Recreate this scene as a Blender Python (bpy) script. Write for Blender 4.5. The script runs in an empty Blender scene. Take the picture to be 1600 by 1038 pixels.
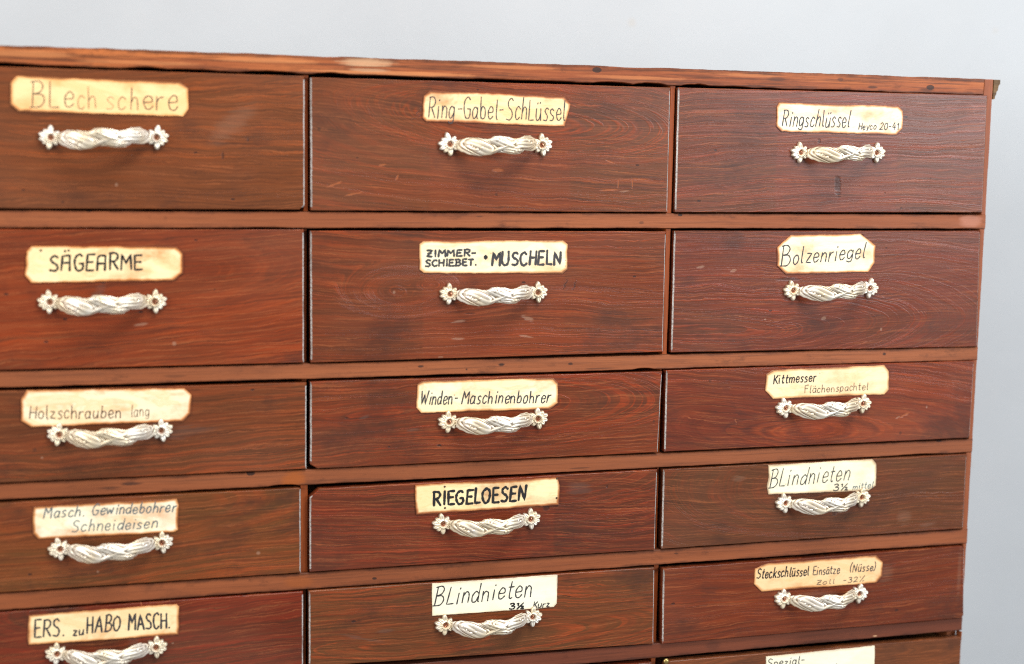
import bpy, bmesh, math, random
from mathutils import Vector, Matrix

# ------------------------------------------------------------------ scene, camera, light
S = bpy.context.scene
COL = S.collection
MM = 0.001
S.view_settings.view_transform = 'Standard'
S.view_settings.look = 'None'
S.view_settings.gamma = 1.0
S.view_settings.exposure = 0.06
S.render.engine = 'CYCLES'
S.cycles.use_denoising = False
S.cycles.max_bounces = 8
S.cycles.filter_width = 1.15
S.cycles.sample_clamp_indirect = 4
S.cycles.sample_clamp_direct = 12

YAW, PITCH, ROLL = 0.301272, 0.125689, 0.0188726
cam = bpy.data.cameras.new('camera')
cam_ob = bpy.data.objects.new('camera', cam)
COL.objects.link(cam_ob)
cam.sensor_width = 36.0
cam.lens = 36.0 * 2364.9 / 1600
cam.clip_start, cam.clip_end = 0.05, 50
fwd = Vector((math.sin(YAW) * math.cos(PITCH), math.cos(YAW) * math.cos(PITCH), -math.sin(PITCH)))
rt = fwd.cross(Vector((0, 0, 1))).normalized()
up = rt.cross(fwd)
r2 = rt * math.cos(ROLL) + up * math.sin(ROLL)
u2 = -rt * math.sin(ROLL) + up * math.cos(ROLL)
CAM = Vector((-0.240241, -1.414119, -0.055469))
m = Matrix((r2, u2, -fwd)).transposed().to_4x4()
m.translation = CAM
cam_ob.matrix_world = m
cam.dof.use_dof = True
cam.dof.focus_distance = 1.54
cam.dof.aperture_fstop = 2.6
S.camera = cam_ob

world = bpy.data.worlds.new('World')
S.world = world
world.use_nodes = True
bg = world.node_tree.nodes['Background']
bg.inputs['Color'].default_value = (1.0, 0.98, 0.95, 1)
bg.inputs['Strength'].default_value = 0.29

def area(name, loc, target, sx, sy, power, color):
    l = bpy.data.lights.new(name, 'AREA')
    l.shape = 'RECTANGLE'; l.size = sx; l.size_y = sy
    l.energy = power; l.color = color
    o = bpy.data.objects.new(name, l); COL.objects.link(o)
    o.location = loc
    o.rotation_euler = (Vector(target) - Vector(loc)).to_track_quat('-Z', 'Y').to_euler()
    return o
area('window_light', (-2.9, -1.5, 0.55), (0.2, 0.1, -0.2), 1.5, 1.8, 76, (1.0, 0.97, 0.93))
area('ceiling_light', (0.7, -1.15, 1.75), (0.45, 0.2, -0.1), 1.35, .75, 60, (1.0, 0.955, 0.89))
area('far_window_light', (3.0, -2.9, 0.70), (0.5, 0, -0.1), 1.9, 1.2, 105, (0.84, 0.92, 1.0))

BOARDS = {'A1': [(-367, 0.39), (-6.56, 0.39), (-6.36, -123.22), (-367, -123.22)],
 'A2': [(-367, -141.79), (-6.94, -141.79), (-6.75, -267.96), (-367, -267.96)],
 'A3': [(-367, -287.08), (-4.28, -287.08), (-4.13, -370.82), (-367, -370.82)],
 'A4': [(-367, -389.31), (-9.64, -389.31), (-9.54, -472.56), (-367, -472.56)],
 'A5': [(-367, -491.82), (-7.03, -491.82), (-6.92, -570.78), (-367, -570.78)],
 'B1': [(-1.19, -0.62), (360.09, 0.13), (360.88, -124.11), (-0.34, -123.79)],
 'B2': [(-0.9, -142.99), (360.15, -143.45), (360.8, -266.09), (-0.04, -268.13)],
 'B3': [(-0.61, -286.57), (360.78, -286.55), (358.63, -370.32), (-0.44, -370.99)],
 'B4': [(-1.01, -391.0), (358.52, -388.43), (358.46, -472.97), (-0.85, -472.51)],
 'B5': [(-1.44, -491.59), (359.09, -492.11), (360.35, -574.04), (-1.29, -567.4)],
 'C1': [(368.38, 0.36), (726.07, 2.29), (728.07, -122.6), (369.26, -124.07)],
 'C2': [(369.21, -142.8), (727.01, -142.62), (731.38, -269.07), (370.0, -266.97)],
 'C3': [(364.98, -285.34), (728.36, -284.53), (728.29, -369.87), (365.72, -369.96)],
 'C4': [(365.65, -388.77), (726.25, -388.42), (726.8, -472.21), (366.33, -472.79)],
 'C5': [(368.49, -494.11), (728.89, -491.99), (733.41, -574.49), (369.76, -574.81)],
 'C6': [(375.51, -594.76), (733.24, -597.42), (733.24, -700), (375.51, -700)]}
CARDS = {'A1': [(-260.27, -7.28), (-119.93, -8.75), (-112.57, -13.7), (-112.72, -32.36), (-117.34, -39.09), (-259.31, -37.83), (-266.15, -32.42),
        (-265.95, -13.55)],
 'A2': [(-251.13, -156.8), (-124.08, -157.47), (-118.38, -163.84), (-118.53, -181.87), (-127.24, -188.87), (-251.78, -189.45), (-256.93, -182.8),
        (-255.08, -161.36)],
 'A3': [(-257.42, -286.65), (-118.5, -289.14), (-111.89, -295.37), (-112.61, -312.87), (-119.69, -320.17), (-254.36, -320.17), (-263.21, -314.26),
        (-262.5, -293.5)],
 'A4': [(-254.07, -394.21), (-126.18, -393.57), (-124.17, -399.25), (-125.26, -423.14), (-128.22, -424.99), (-250.22, -424.93), (-254.96, -419.25),
        (-254.78, -401.92)],
 'A5': [(-260.58, -495.76), (-127.08, -495.02), (-124.73, -497.69), (-125.27, -525.15), (-261.15, -523.92), (-262.13, -516.96)],
 'B1': [(112.52, -9.82), (248.3, -12.27), (254.42, -18.92), (248.99, -40.75), (109.11, -38.8), (105.64, -35.86), (106.64, -14.78)],
 'B2': [(108.25, -152.77), (250.37, -152.16), (254.89, -156.16), (255.1, -180.94), (250.17, -185.1), (108.62, -183.63), (104.46, -179.89),
        (104.56, -155.84)],
 'B3': [(108.57, -288.88), (243.58, -289.83), (248.09, -294.95), (248.57, -315.08), (240.25, -321.11), (107.71, -320.06), (103.17, -315.15),
        (103.68, -291.95)],
 'B4': [(102.35, -391.52), (249.83, -391.24), (252.13, -399.0), (251.8, -419.46), (103.83, -421.39), (103.04, -413.95)],
 'B5': [(121.04, -492.39), (252.23, -492.33), (252.46, -522.43), (249.11, -526.09), (121.45, -525.32)],
 'C1': [(480.01, -11.75), (618.92, -11.84), (624.14, -16.37), (624.71, -35.34), (617.97, -41.82), (483.94, -40.98), (478.06, -36.03),
        (477.69, -16.4)],
 'C2': [(499.34, -146.98), (580.35, -145.79), (599.44, -157.84), (599.66, -175.87), (592.04, -186.01), (495.85, -187.96), (485.36, -178.89),
        (484.51, -159.96)],
 'C3': [(484.86, -287.9), (616.52, -286.44), (622.64, -292.98), (623.78, -313.18), (618.29, -317.89), (486.23, -318.74), (477.18, -309.83),
        (477.53, -292.43)],
 'C4': [(484.38, -389.31), (608.11, -388.59), (613.48, -394.04), (614.03, -418.05), (605.7, -422.92), (485.78, -421.09), (483.63, -412.9),
        (485.73, -403.07)],
 'C5': [(484.58, -496.02), (618.28, -495.1), (626.38, -503.3), (626.71, -518.98), (619.97, -525.78), (481.76, -526.09), (472.76, -517.18),
        (473.11, -500.85)],
 'C6': [(490.97, -599.03), (622.36, -597.86), (624.66, -639.66), (620.06, -642.9), (493.21, -641.34)]}
HANDLES = {'A1': [(-232.48, -60.22), (-141.24, -58.53)],
 'A2': [(-236.09, -206.89), (-144.34, -207.72)],
 'A3': [(-230.25, -328.01), (-139.84, -327.83)],
 'A4': [(-231.27, -434.66), (-140.33, -434.27)],
 'A5': [(-235.77, -534.12), (-146.81, -535.18)],
 'B1': [(132.91, -59.89), (225.32, -59.16)],
 'B2': [(134.94, -203.98), (224.23, -203.46)],
 'B3': [(135.74, -329.87), (227.01, -330.04)],
 'B4': [(130.97, -431.87), (221.42, -432.25)],
 'B5': [(135.0, -535.44), (225.84, -534.09)],
 'C1': [(506.17, -62.02), (594.22, -60.84)],
 'C2': [(504.06, -204.63), (593.7, -203.32)],
 'C3': [(500.75, -328.48), (591.74, -326.97)],
 'C4': [(505.46, -431.08), (596.19, -429.62)],
 'C5': [(508.06, -535.39), (598.09, -536.25)],
 'C6': [(513.53, -646.79), (603.67, -646.52)]}
WORDS = {'A1': [('BLe', (-248.49, -33.66), (-212.7, -33.35), 21.83, 0.02, 0.85, 'brown', 0.12), ('ch', (-209.98, -34.41), (-192.4, -34.27), 19.16, 0.02, 0.7, 'brown', 0.66),
        ('s', (-184.66, -34.09), (-177.46, -34.2), 19.24, 0.02, 0.6, 'brown', 0.7), ('c', (-175.24, -34.15), (-168.0, -33.97), 19.29, 0.02, 0.7, 'brown', 0.6),
        ('h', (-164.1, -33.88), (-156.27, -33.98), 19.33, 0.02, 0.8, 'brown', 0.3), ('ere', (-153.46, -33.63), (-121.28, -33.43), 20.57, 0.02, 0.9, 'brown', 0.08)],
 'A2': [('SÄGEΛRME', (-236.1, -179.23), (-155.14, -178.07), 14.49, 0.03, 1.75, 'black', 0.0)],
 'A3': [('Holzschrauben', (-256.58, -312.74), (-175.91, -314.8), 11.82, 0.06, 0.9, 'brown', 0.35),
        ('lang', (-167.04, -313.93), (-150.38, -313.93), 10.78, 0.04, 0.7, 'brown', 0.68)],
 'A4': [('Masch.', (-245.37, -405.14), (-209.36, -405.07), 9.6, 0.2, 1.1, 'blue', 0.45),
        ('Gewindebohrer', (-203.1, -404.52), (-127.46, -405.69), 9.72, 0.2, 1.1, 'blue', 0.4),
        ('Schneideisen', (-220.92, -419.48), (-144.56, -420.04), 10.31, 0.2, 1.0, 'blue', 0.5)],
 'A5': [('ERS.', (-255.96, -517.04), (-228.84, -517.4), 16.45, 0.05, 1.5, 'grey', 0.1), ('zu', (-222.03, -518.26), (-212.32, -518.12), 8.58, 0.1, 1.3, 'grey', 0.25),
        ('HABO', (-209.43, -516.82), (-179.46, -517.06), 14.77, 0.08, 1.5, 'grey', 0.25),
        ('MASCH.', (-171.91, -517.04), (-132.61, -517.68), 14.9, 0.02, 1.6, 'grey', 0.1)],
 'B1': [('Ring-Gabel-SchLüssel', (110.95, -35.44), (249.52, -35.15), 20.15, 0.05, 1.0, 'grey', 0.3)],
 'B2': [('ZIMMER-', (111.28, -167.88), (160.57, -167.17), 6.51, 0.05, 1.8, 'grey', 0.02),
        ('SCHIEBET.', (110.5, -177.02), (161.36, -176.22), 6.21, 0.03, 1.8, 'grey', 0.02), ('•', (167.78, -172.82), (172.33, -172.85), 8.75, 0, 4.2, 'black', 0),
        ('MUSCHELN', (176.3, -176.63), (248.27, -176.12), 13.24, 0.02, 2.2, 'grey', 0.05)],
 'B3': [('Winden-', (106.4, -312.1), (143.89, -312.41), 12.68, 0.14, 1.15, 'grey', 0.2),
        ('Maschinenbohrer', (147.92, -312.55), (240.1, -314.35), 12.86, 0.14, 1.15, 'grey', 0.15)],
 'B4': [('RIEGELOESEN', (120.7, -412.97), (215.95, -412.87), 14.31, 0.02, 2.35, 'black', 0)],
 'B5': [('BLindnieten', (122.63, -515.36), (224.82, -512.49), 18.54, 0.2, 1.2, 'grey', 0.1), ('3½', (201.31, -524.57), (216.92, -524.95), 6.02, 0.1, 1.4, 'black', 0.05),
        ('Kurz', (226.46, -525.33), (244.27, -525.32), 6.73, 0.1, 1.0, 'grey', 0.2)],
 'C1': [('Ringschlüssel', (483.98, -35.26), (561.32, -35.3), 16.97, 0.12, 1.1, 'grey', 0.15), ('Heyco', (571.9, -37.07), (592.98, -36.65), 6.61, 0.1, 0.9, 'grey', 0.15),
        ('20-41', (596.76, -36.64), (619.94, -36.31), 7.3, 0.1, 0.9, 'grey', 0.3)],
 'C2': [('B', (489.03, -178.91), (500.07, -178.65), 21.29, 0.08, 1.2, 'grey', 0.15),
        ('olzenriegel', (502.22, -177.33), (586.65, -171.06), 16.78, 0.18, 1.2, 'grey', 0.15)],
 'C3': [('Kittmesser', (485.52, -302.69), (535.74, -301.23), 9.54, 0.1, 1.2, 'black', 0.05),
        ('Flächenspachtel', (522.79, -313.5), (598.14, -312.4), 7.93, 0.05, 0.8, 'brown', 0.6)],
 'C4': [('BLindnieten', (486.2, -413.72), (580.93, -409.72), 18.8, 0.2, 1.05, 'grey', 0.32), ('3½', (562.24, -420.71), (579.97, -420.91), 7.03, 0.1, 1.1, 'grey', 0.3),
        ('mittel', (585.4, -421.18), (610.22, -419.98), 7.06, 0.2, 0.9, 'blue', 0.45)],
 'C5': [('Steckschlüssel', (475.19, -511.05), (536.7, -512.04), 10.57, 0.1, 1.25, 'black', 0.2),
        ('Einsätze', (541.45, -512.08), (573.85, -512.16), 9.26, 0.08, 1.0, 'grey', 0.4), ('(Nüsse)', (585.95, -511.55), (617.63, -511.9), 8.61, 0.15, 1.0, 'grey', 0.4),
        ('Zoll', (545.82, -523.01), (568.21, -523.16), 4.99, 0.2, 0.7, 'grey', 0.6), ('-32%', (578.3, -523.16), (604.87, -523.22), 5.75, 0.1, 0.8, 'grey', 0.5)],
 'C6': [('Spezial-', (493.15, -610.61), (536.96, -610.49), 8.61, 0.1, 1.0, 'grey', 0.35),
        ('Werkzeug', (546.81, -622.51), (612.68, -623.98), 8.73, 0.1, 1.0, 'grey', 0.35)]}

# ------------------------------------------------------------------ node helpers
class NT:
    def __init__(self, name):
        self.mat = bpy.data.materials.new(name)
        self.mat.use_nodes = True
        self.t = self.mat.node_tree
        self.p = self.t.nodes['Principled BSDF']
    def n(self, kind, **kw):
        x = self.t.nodes.new(kind)
        for k, v in kw.items(): setattr(x, k, v)
        return x
    def put(self, sock, v):
        if isinstance(v, bpy.types.NodeSocket): self.t.links.new(v, sock)
        elif isinstance(v, (tuple, list)) and len(v) == 3 and sock.type == 'RGBA': sock.default_value = (*v, 1)
        else: sock.default_value = v
    def m(self, op, a, b=0.0, c=0.0, clamp=False):
        x = self.n('ShaderNodeMath', operation=op, use_clamp=clamp)
        self.put(x.inputs[0], a); self.put(x.inputs[1], b); self.put(x.inputs[2], c)
        return x.outputs[0]
    def mix(self, f, a, b, blend='MIX'):
        x = self.n('ShaderNodeMix', data_type='RGBA', blend_type=blend)
        self.put(x.inputs[0], f); self.put(x.inputs[6], a); self.put(x.inputs[7], b)
        return x.outputs[2]
    def smooth(self, v, a, b, lo=0.0, hi=1.0):
        x = self.n('ShaderNodeMapRange', interpolation_type='SMOOTHSTEP')
        self.put(x.inputs[0], v)
        for i, q in zip((1, 2, 3, 4), (a, b, lo, hi)): self.put(x.inputs[i], q)
        return x.outputs[0]
    def coord(self):
        tc = self.n('ShaderNodeTexCoord')
        return tc.outputs['Object']
    def vec(self, co, s, off=(0, 0, 0)):
        x = self.n('ShaderNodeMapping')
        self.put(x.inputs[0], co); x.inputs[1].default_value = off; x.inputs[3].default_value = s
        return x.outputs[0]
    def noise(self, v, scale=1.0, detail=2.0, rough=0.5, dist=0.0):
        x = self.n('ShaderNodeTexNoise')
        self.put(x.inputs['Vector'], v); x.inputs['Scale'].default_value = scale
        x.inputs['Detail'].default_value = detail; x.inputs['Roughness'].default_value = rough
        x.inputs['Distortion'].default_value = dist
        return x.outputs['Fac']
    def sep(self, co):
        x = self.n('ShaderNodeSeparateXYZ'); self.put(x.inputs[0], co)
        return x.outputs
    def bump(self, h, strength, dist):
        x = self.n('ShaderNodeBump'); x.inputs['Strength'].default_value = strength
        x.inputs['Distance'].default_value = dist
        self.put(x.inputs['Height'], h)
        self.put(self.p.inputs['Normal'], x.outputs[0])
        return x.outputs[0]

def specks(g, co, seed, scale, density, size, stretch=(1, 1, 1)):
    """sparse small marks: a few voronoi cells switched on"""
    v = g.n('ShaderNodeTexVoronoi')
    g.put(v.inputs['Vector'], g.vec(co, stretch, (seed * 1.7, seed * .3, seed * 2.9)))
    v.inputs['Scale'].default_value = scale
    rnd = g.sep(v.outputs['Color'])
    on = g.m('LESS_THAN', rnd[0], density)
    sz = g.m('MULTIPLY', rnd[1], size)
    d = g.smooth(v.outputs['Distance'], 0.0, 1.0)
    inside = g.m('LESS_THAN', v.outputs['Distance'], g.m('ADD', sz, size * .3))
    return g.m('MULTIPLY', on, inside)

def wood_front(name, seed, dark, red, line, blotch=0.5, freq=330, z0=0.0, tilt=0.0, depth=.05, x0=0.0, bow=0.0,
               line_amt=1.0, knots=(), patch=None, rough=.33, fibre=1.0, olive=.35, marks=()):
    tone = lambda c_: (c_[0] * 1.44, c_[1] * 1.32, c_[2] * .86)
    dark, red, line = tone(dark), tone(red), tone(line)
    rnd = random.Random(seed)
    g = NT(name)
    co = g.coord()
    X, Y, Z = g.sep(co)
    off = (rnd.uniform(-9, 9), rnd.uniform(-9, 9), rnd.uniform(-9, 9))
    w1 = g.m('SUBTRACT', g.noise(g.vec(co, (3.2, 3, 9), off), 1, 3, .55), .5)
    w2 = g.m('SUBTRACT', g.noise(g.vec(co, (2.1, 2, 3), off[::-1]), 1, 2, .5), .5)
    w3 = g.m('SUBTRACT', g.noise(g.vec(co, (26, 10, 90), off), 1, 4, .7), .5)
    zz = g.m('SUBTRACT', Z, g.m('ADD', g.m('MULTIPLY', X, tilt), z0))
    zz = g.m('ADD', zz, g.m('MULTIPLY', w1, .034))
    zz = g.m('ADD', zz, g.m('MULTIPLY', w3, .0055))
    cg = g.n('ShaderNodeCombineXYZ'); g.put(cg.inputs[0], X); g.put(cg.inputs[1], Y); g.put(cg.inputs[2], zz)
    gr_ = cg.outputs[0]
    dx = g.m('SUBTRACT', X, x0)
    D = g.m('ADD', depth, g.m('MULTIPLY', g.m('MULTIPLY', dx, dx), bow * .38))
    D = g.m('ADD', D, g.m('MULTIPLY', w2, .022))
    D = g.m('ADD', D, Y)
    r = g.m('SQRT', g.m('ADD', g.m('MULTIPLY', zz, zz), g.m('MULTIPLY', D, D)))
    for (kx, kz, kr) in knots:
        ax = g.m('MULTIPLY', g.m('SUBTRACT', X, kx), .45)
        az = g.m('SUBTRACT', Z, kz)
        d = g.m('SQRT', g.m('ADD', g.m('MULTIPLY', ax, ax), g.m('MULTIPLY', az, az)))
        infl = g.smooth(d, kr * .9, kr * 2.4, 1.0, 0.0)
        r = g.m('ADD', g.m('MULTIPLY', r, g.m('SUBTRACT', 1.0, infl)), g.m('MULTIPLY', g.m('MULTIPLY', d, 1.3), infl))
    ph = g.m('ADD', g.m('MULTIPLY', r, freq), g.m('MULTIPLY', g.noise(g.vec(co, (1.5, 1, 30), off), 1, 2, .5), 3.0))
    rn = g.n('ShaderNodeTexNoise', noise_dimensions='1D'); g.put(rn.inputs['W'], g.m('ADD', g.m('MULTIPLY', r, 95.0), seed * 3.1)); rn.inputs['Detail'].default_value = 2
    ph = g.m('ADD', ph, g.m('MULTIPLY', rn.outputs[0], 3.2))
    fr = g.m('FRACT', ph)
    late = g.m('MULTIPLY', g.smooth(fr, .48, .86), g.smooth(fr, .88, 1.0, 1.0, 0.0))
    ringid = g.m('FLOOR', ph)
    rv = g.n('ShaderNodeTexWhiteNoise', noise_dimensions='1D'); g.put(rv.inputs['W'], g.m('ADD', ringid, seed * 13.0))
    late = g.m('MULTIPLY', late, g.m('ADD', .12, g.m('MULTIPLY', rv.outputs[0], .88)))
    fib = g.noise(g.vec(gr_, (4.5, 40, 640), off), 1, 4, .7)
    fib2 = g.noise(g.vec(gr_, (13, 60, 1150), off), 1, 3, .65)
    region = g.smooth(g.noise(g.vec(co, (5, 5, 14), off[::-1]), 1, 3, .6), .32, .68)
    bl = g.smooth(g.noise(g.vec(co, (3.0, 3, 9), off), 1, 4, .62), .5 - blotch * .5 - .12, .5 - blotch * .5 + .3)
    base = g.mix(bl, red, dark)
    stk = g.smooth(g.noise(g.vec(gr_, (4.5, 5, 75), off), 1, 5, .72), .36, .66)
    base = g.mix(g.m('MULTIPLY', stk, .3), base, g.mix(bl, dark, red))
    bn = g.n('ShaderNodeTexNoise', noise_dimensions='2D'); bn.inputs['Detail'].default_value = 4; bn.inputs['Roughness'].default_value = .7
    bc = g.n('ShaderNodeCombineXYZ'); g.put(bc.inputs[0], g.m('ADD', g.m('MULTIPLY', r, 210.0), seed * 7.7)); g.put(bc.inputs[1], g.m('MULTIPLY', X, 7.0)); g.put(bn.inputs['Vector'], bc.outputs[0]); bn.inputs['Scale'].default_value = 1
    band = g.smooth(bn.outputs[0], .46, .62)
    hot = g.mix(.28, red, line)
    base = g.mix(g.m('MULTIPLY', band, g.m('ADD', .12, g.m('MULTIPLY', region, .5))), base, hot)
    ol = g.smooth(g.noise(g.vec(co, (7, 7, 26), off[::-1]), 1, 4, .65), .42, .72)
    base = g.mix(g.m('MULTIPLY', ol, olive * .75), base, (0.105, 0.044, 0.016))
    if patch:
        pa, pb = patch
        wob = g.m('MULTIPLY', g.m('SUBTRACT', g.noise(g.vec(co, (5, 5, 30), off), 1, 3, .6), .5), .006)
        px = g.m('ADD', X, wob)
        ins = g.m('MULTIPLY', g.smooth(px, pa, pa + .004), g.smooth(px, pb - .004, pb, 1.0, 0.0))
        base = g.mix(g.m('MULTIPLY', ins, .38), base, red)
    amt = g.m('MULTIPLY', g.m('MULTIPLY', late, line_amt), g.m('ADD', .3, g.m('MULTIPLY', region, .7)))
    dash = g.smooth(g.noise(g.vec(gr_, (16, 40, 380), off), 1, 3, .7), .38, .62)
    amt = g.m('MULTIPLY', amt, g.m('ADD', .42, g.m('MULTIPLY', dash, .72)), clamp=True)
    c = g.mix(amt, base, line)
    # pores and fibres
    c = g.mix(g.smooth(fib, .46, .68, 0, .58 * fibre), c, (0.040, 0.0125, 0.006))
    c = g.mix(g.smooth(fib2, .50, .70, 0, .44 * fibre), c, (0.42, 0.125, 0.042))
    sheen_ = g.smooth(g.noise(g.vec(co, (2.6, 3, 5), off[::-1]), 1, 3, .6), .46, .7, 0, .26)  # varnish sheen painted into the colour as paler grey-brown patches
    c = g.mix(sheen_, c, (0.17, 0.072, 0.042))
    # handling grime near the board's ends and wear
    big = g.noise(g.vec(co, (9, 9, 16), off), 1, 5, .7)
    c = g.mix(g.smooth(big, .50, .72, 0, .55), c, (0.034, 0.014, 0.009))
    s1 = specks(g, co, seed + .1, 60, .035, .12, (1, .1, 2.0))
    s2 = specks(g, co, seed + 5.3, 34, .05, .07, (.5, .1, 2.6))
    s3 = specks(g, co, seed + 2.2, 75, .05, .10, (1, .1, 1))
    c = g.mix(g.m('MULTIPLY', s1, .75), c, (0.022, 0.012, 0.010))
    c = g.mix(g.m('MULTIPLY', s2, .55), c, (0.36, 0.20, 0.12))
    c = g.mix(g.m('MULTIPLY', s3, .5), c, (0.045, 0.022, 0.015))
    dents = 0.0
    for (mx, mz, hl, hw, deg, kind) in marks:
        t = math.radians(deg)
        ux = g.m('SUBTRACT', X, mx); uz = g.m('ADD', g.m('SUBTRACT', Z, mz), g.m('MULTIPLY', g.m('SUBTRACT', dash, .5), hw * .8))
        la = g.m('ADD', g.m('MULTIPLY', ux, math.cos(t) / hl), g.m('MULTIPLY', uz, math.sin(t) / hl))
        lb = g.m('ADD', g.m('MULTIPLY', ux, -math.sin(t) / hw), g.m('MULTIPLY', uz, math.cos(t) / hw))
        q = g.m('ADD', g.m('MULTIPLY', la, la), g.m('MULTIPLY', lb, lb))
        soft = kind in ('smudge', 'haze')
        k = g.smooth(q, 0 if soft else .3, 1.3, 1, 0)
        col, am = {'pale': ((0.40, 0.24, 0.16), .42), 'orange': ((0.44, 0.13, 0.045), .5), 'dark': ((0.022, 0.012, 0.010), .6),
                   'smudge': ((0.11, 0.075, 0.06), .35), 'haze': ((0.30, 0.19, 0.13), .16)}[kind]
        c = g.mix(g.m('MULTIPLY', k, am), c, col)
        if not soft: dents = g.m('ADD', dents, k)
    g.put(g.p.inputs['Base Color'], c)
    rr = g.m('ADD', rough, g.m('MULTIPLY', g.m('SUBTRACT', big, .5), .28))
    rr = g.m('ADD', rr, g.m('MULTIPLY', late, -.05))
    g.put(g.p.inputs['Roughness'], rr)
    g.p.inputs['Specular IOR Level'].default_value = .40
    h = g.m('ADD', g.m('MULTIPLY', fib, .5), g.m('MULTIPLY', late, .6))
    h = g.m('ADD', h, g.m('MULTIPLY', fib2, .25))
    h = g.m('SUBTRACT', h, g.m('MULTIPLY', g.m('ADD', s1, s2), 1.6))
    h = g.m('ADD', h, g.m('MULTIPLY', g.noise(g.vec(co, (12, 12, 30), off), 1, 2), 1.4))
    h = g.m('SUBTRACT', h, g.m('MULTIPLY', dents, 1.3))
    g.bump(h, .30, .00035)
    return g.mat

def wood_plain(name, seed, base, light, dark, rough=.5, vertical=False, grain=False, spots=()):
    g = NT(name)
    co = g.coord()
    s = (lambda a, b, c: (c, b, a)) if vertical else (lambda a, b, c: (a, b, c))
    rnd = random.Random(seed); off = (rnd.uniform(-9, 9), rnd.uniform(-9, 9), rnd.uniform(-9, 9))
    a = g.noise(g.vec(co, s(3, 10, 60), off), 1, 4, .65, .3)
    b = g.noise(g.vec(co, s(8, 60, 330), off), 1, 5, .72)
    b2 = g.noise(g.vec(co, s(40, 60, 700), off[::-1]), 1, 3, .7)
    d = g.noise(g.vec(co, s(7, 9, 20), off[::-1]), 1, 5, .75)
    tone = lambda c_: (c_[0] * 1.08, c_[1] * .90, c_[2] * .64)
    base, light, dark = tone(base), tone(light), tone(dark)
    c = g.mix(g.smooth(a, .35, .68), base, light)
    c = g.mix(g.smooth(b, .43 if grain else .48, .62 if grain else .70, 0, .85 if grain else .6), c, dark)
    c = g.mix(g.smooth(b2, .5, .8, 0, .35), c, light)
    c = g.mix(g.smooth(d, .55, .76, 0, .5), c, dark)
    d2 = g.noise(g.vec(co, s(26, 30, 60), off), 1, 5, .75)
    c = g.mix(g.smooth(d2, .56, .74, 0, .55), c, tuple(q * .55 for q in dark))
    c = g.mix(g.smooth(d2, .25, .40, .30, 0), c, light)
    X, Y, Z = g.sep(co)
    if spots:                                # dirt rubbed into the long edges of a rail
        ed = g.m('ADD', g.m('ABSOLUTE', Z), g.m('MULTIPLY', g.m('SUBTRACT', g.noise(g.vec(co, (30, 30, 30), off), 1, 4, .7), .5), .009))
        c = g.mix(g.smooth(ed, .0048, .0085, 0, .7), c, tuple(q * .45 for q in dark))
    for (mx, mz, hl, hw, col, am) in spots:
        ux = g.m('DIVIDE', g.m('ADD', g.m('SUBTRACT', X, mx), g.m('MULTIPLY', g.m('SUBTRACT', d2, .5), hl * 1.2)), hl)
        uz = g.m('DIVIDE', g.m('ADD', g.m('SUBTRACT', Z, mz), g.m('MULTIPLY', g.m('SUBTRACT', b, .5), hw * 2.5)), hw)
        k = g.smooth(g.m('ADD', g.m('MULTIPLY', ux, ux), g.m('MULTIPLY', uz, uz)), .2, 1.2, am, 0)
        c = g.mix(k, c, col)
    s1 = specks(g, co, seed + .7, 42, .10, .13, s(.7, .1, 1.3))
    c = g.mix(g.m('MULTIPLY', s1, .85), c, (0.02, 0.011, 0.009))
    g.put(g.p.inputs['Base Color'], c)
    g.put(g.p.inputs['Roughness'], g.m('ADD', rough, g.m('MULTIPLY', g.m('SUBTRACT', d, .5), .3)))
    g.p.inputs['Specular IOR Level'].default_value = .35
    h = g.m('SUBTRACT', g.m('ADD', b, g.m('MULTIPLY', b2, .5)), s1)
    g.bump(h, .6, .0004)
    return g.mat

def worn_glint_edge():  # worn chamfers; the bright edge highlight is painted in as pale grey
    g = NT('worn_edge_painted_highlight')
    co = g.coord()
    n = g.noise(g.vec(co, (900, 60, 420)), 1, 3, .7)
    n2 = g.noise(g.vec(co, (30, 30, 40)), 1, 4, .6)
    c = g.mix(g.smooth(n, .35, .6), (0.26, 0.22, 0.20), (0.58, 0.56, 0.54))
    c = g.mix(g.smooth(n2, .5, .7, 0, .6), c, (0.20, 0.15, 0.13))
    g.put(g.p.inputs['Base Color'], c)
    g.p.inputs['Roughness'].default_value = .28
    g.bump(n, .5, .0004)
    return g.mat

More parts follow.
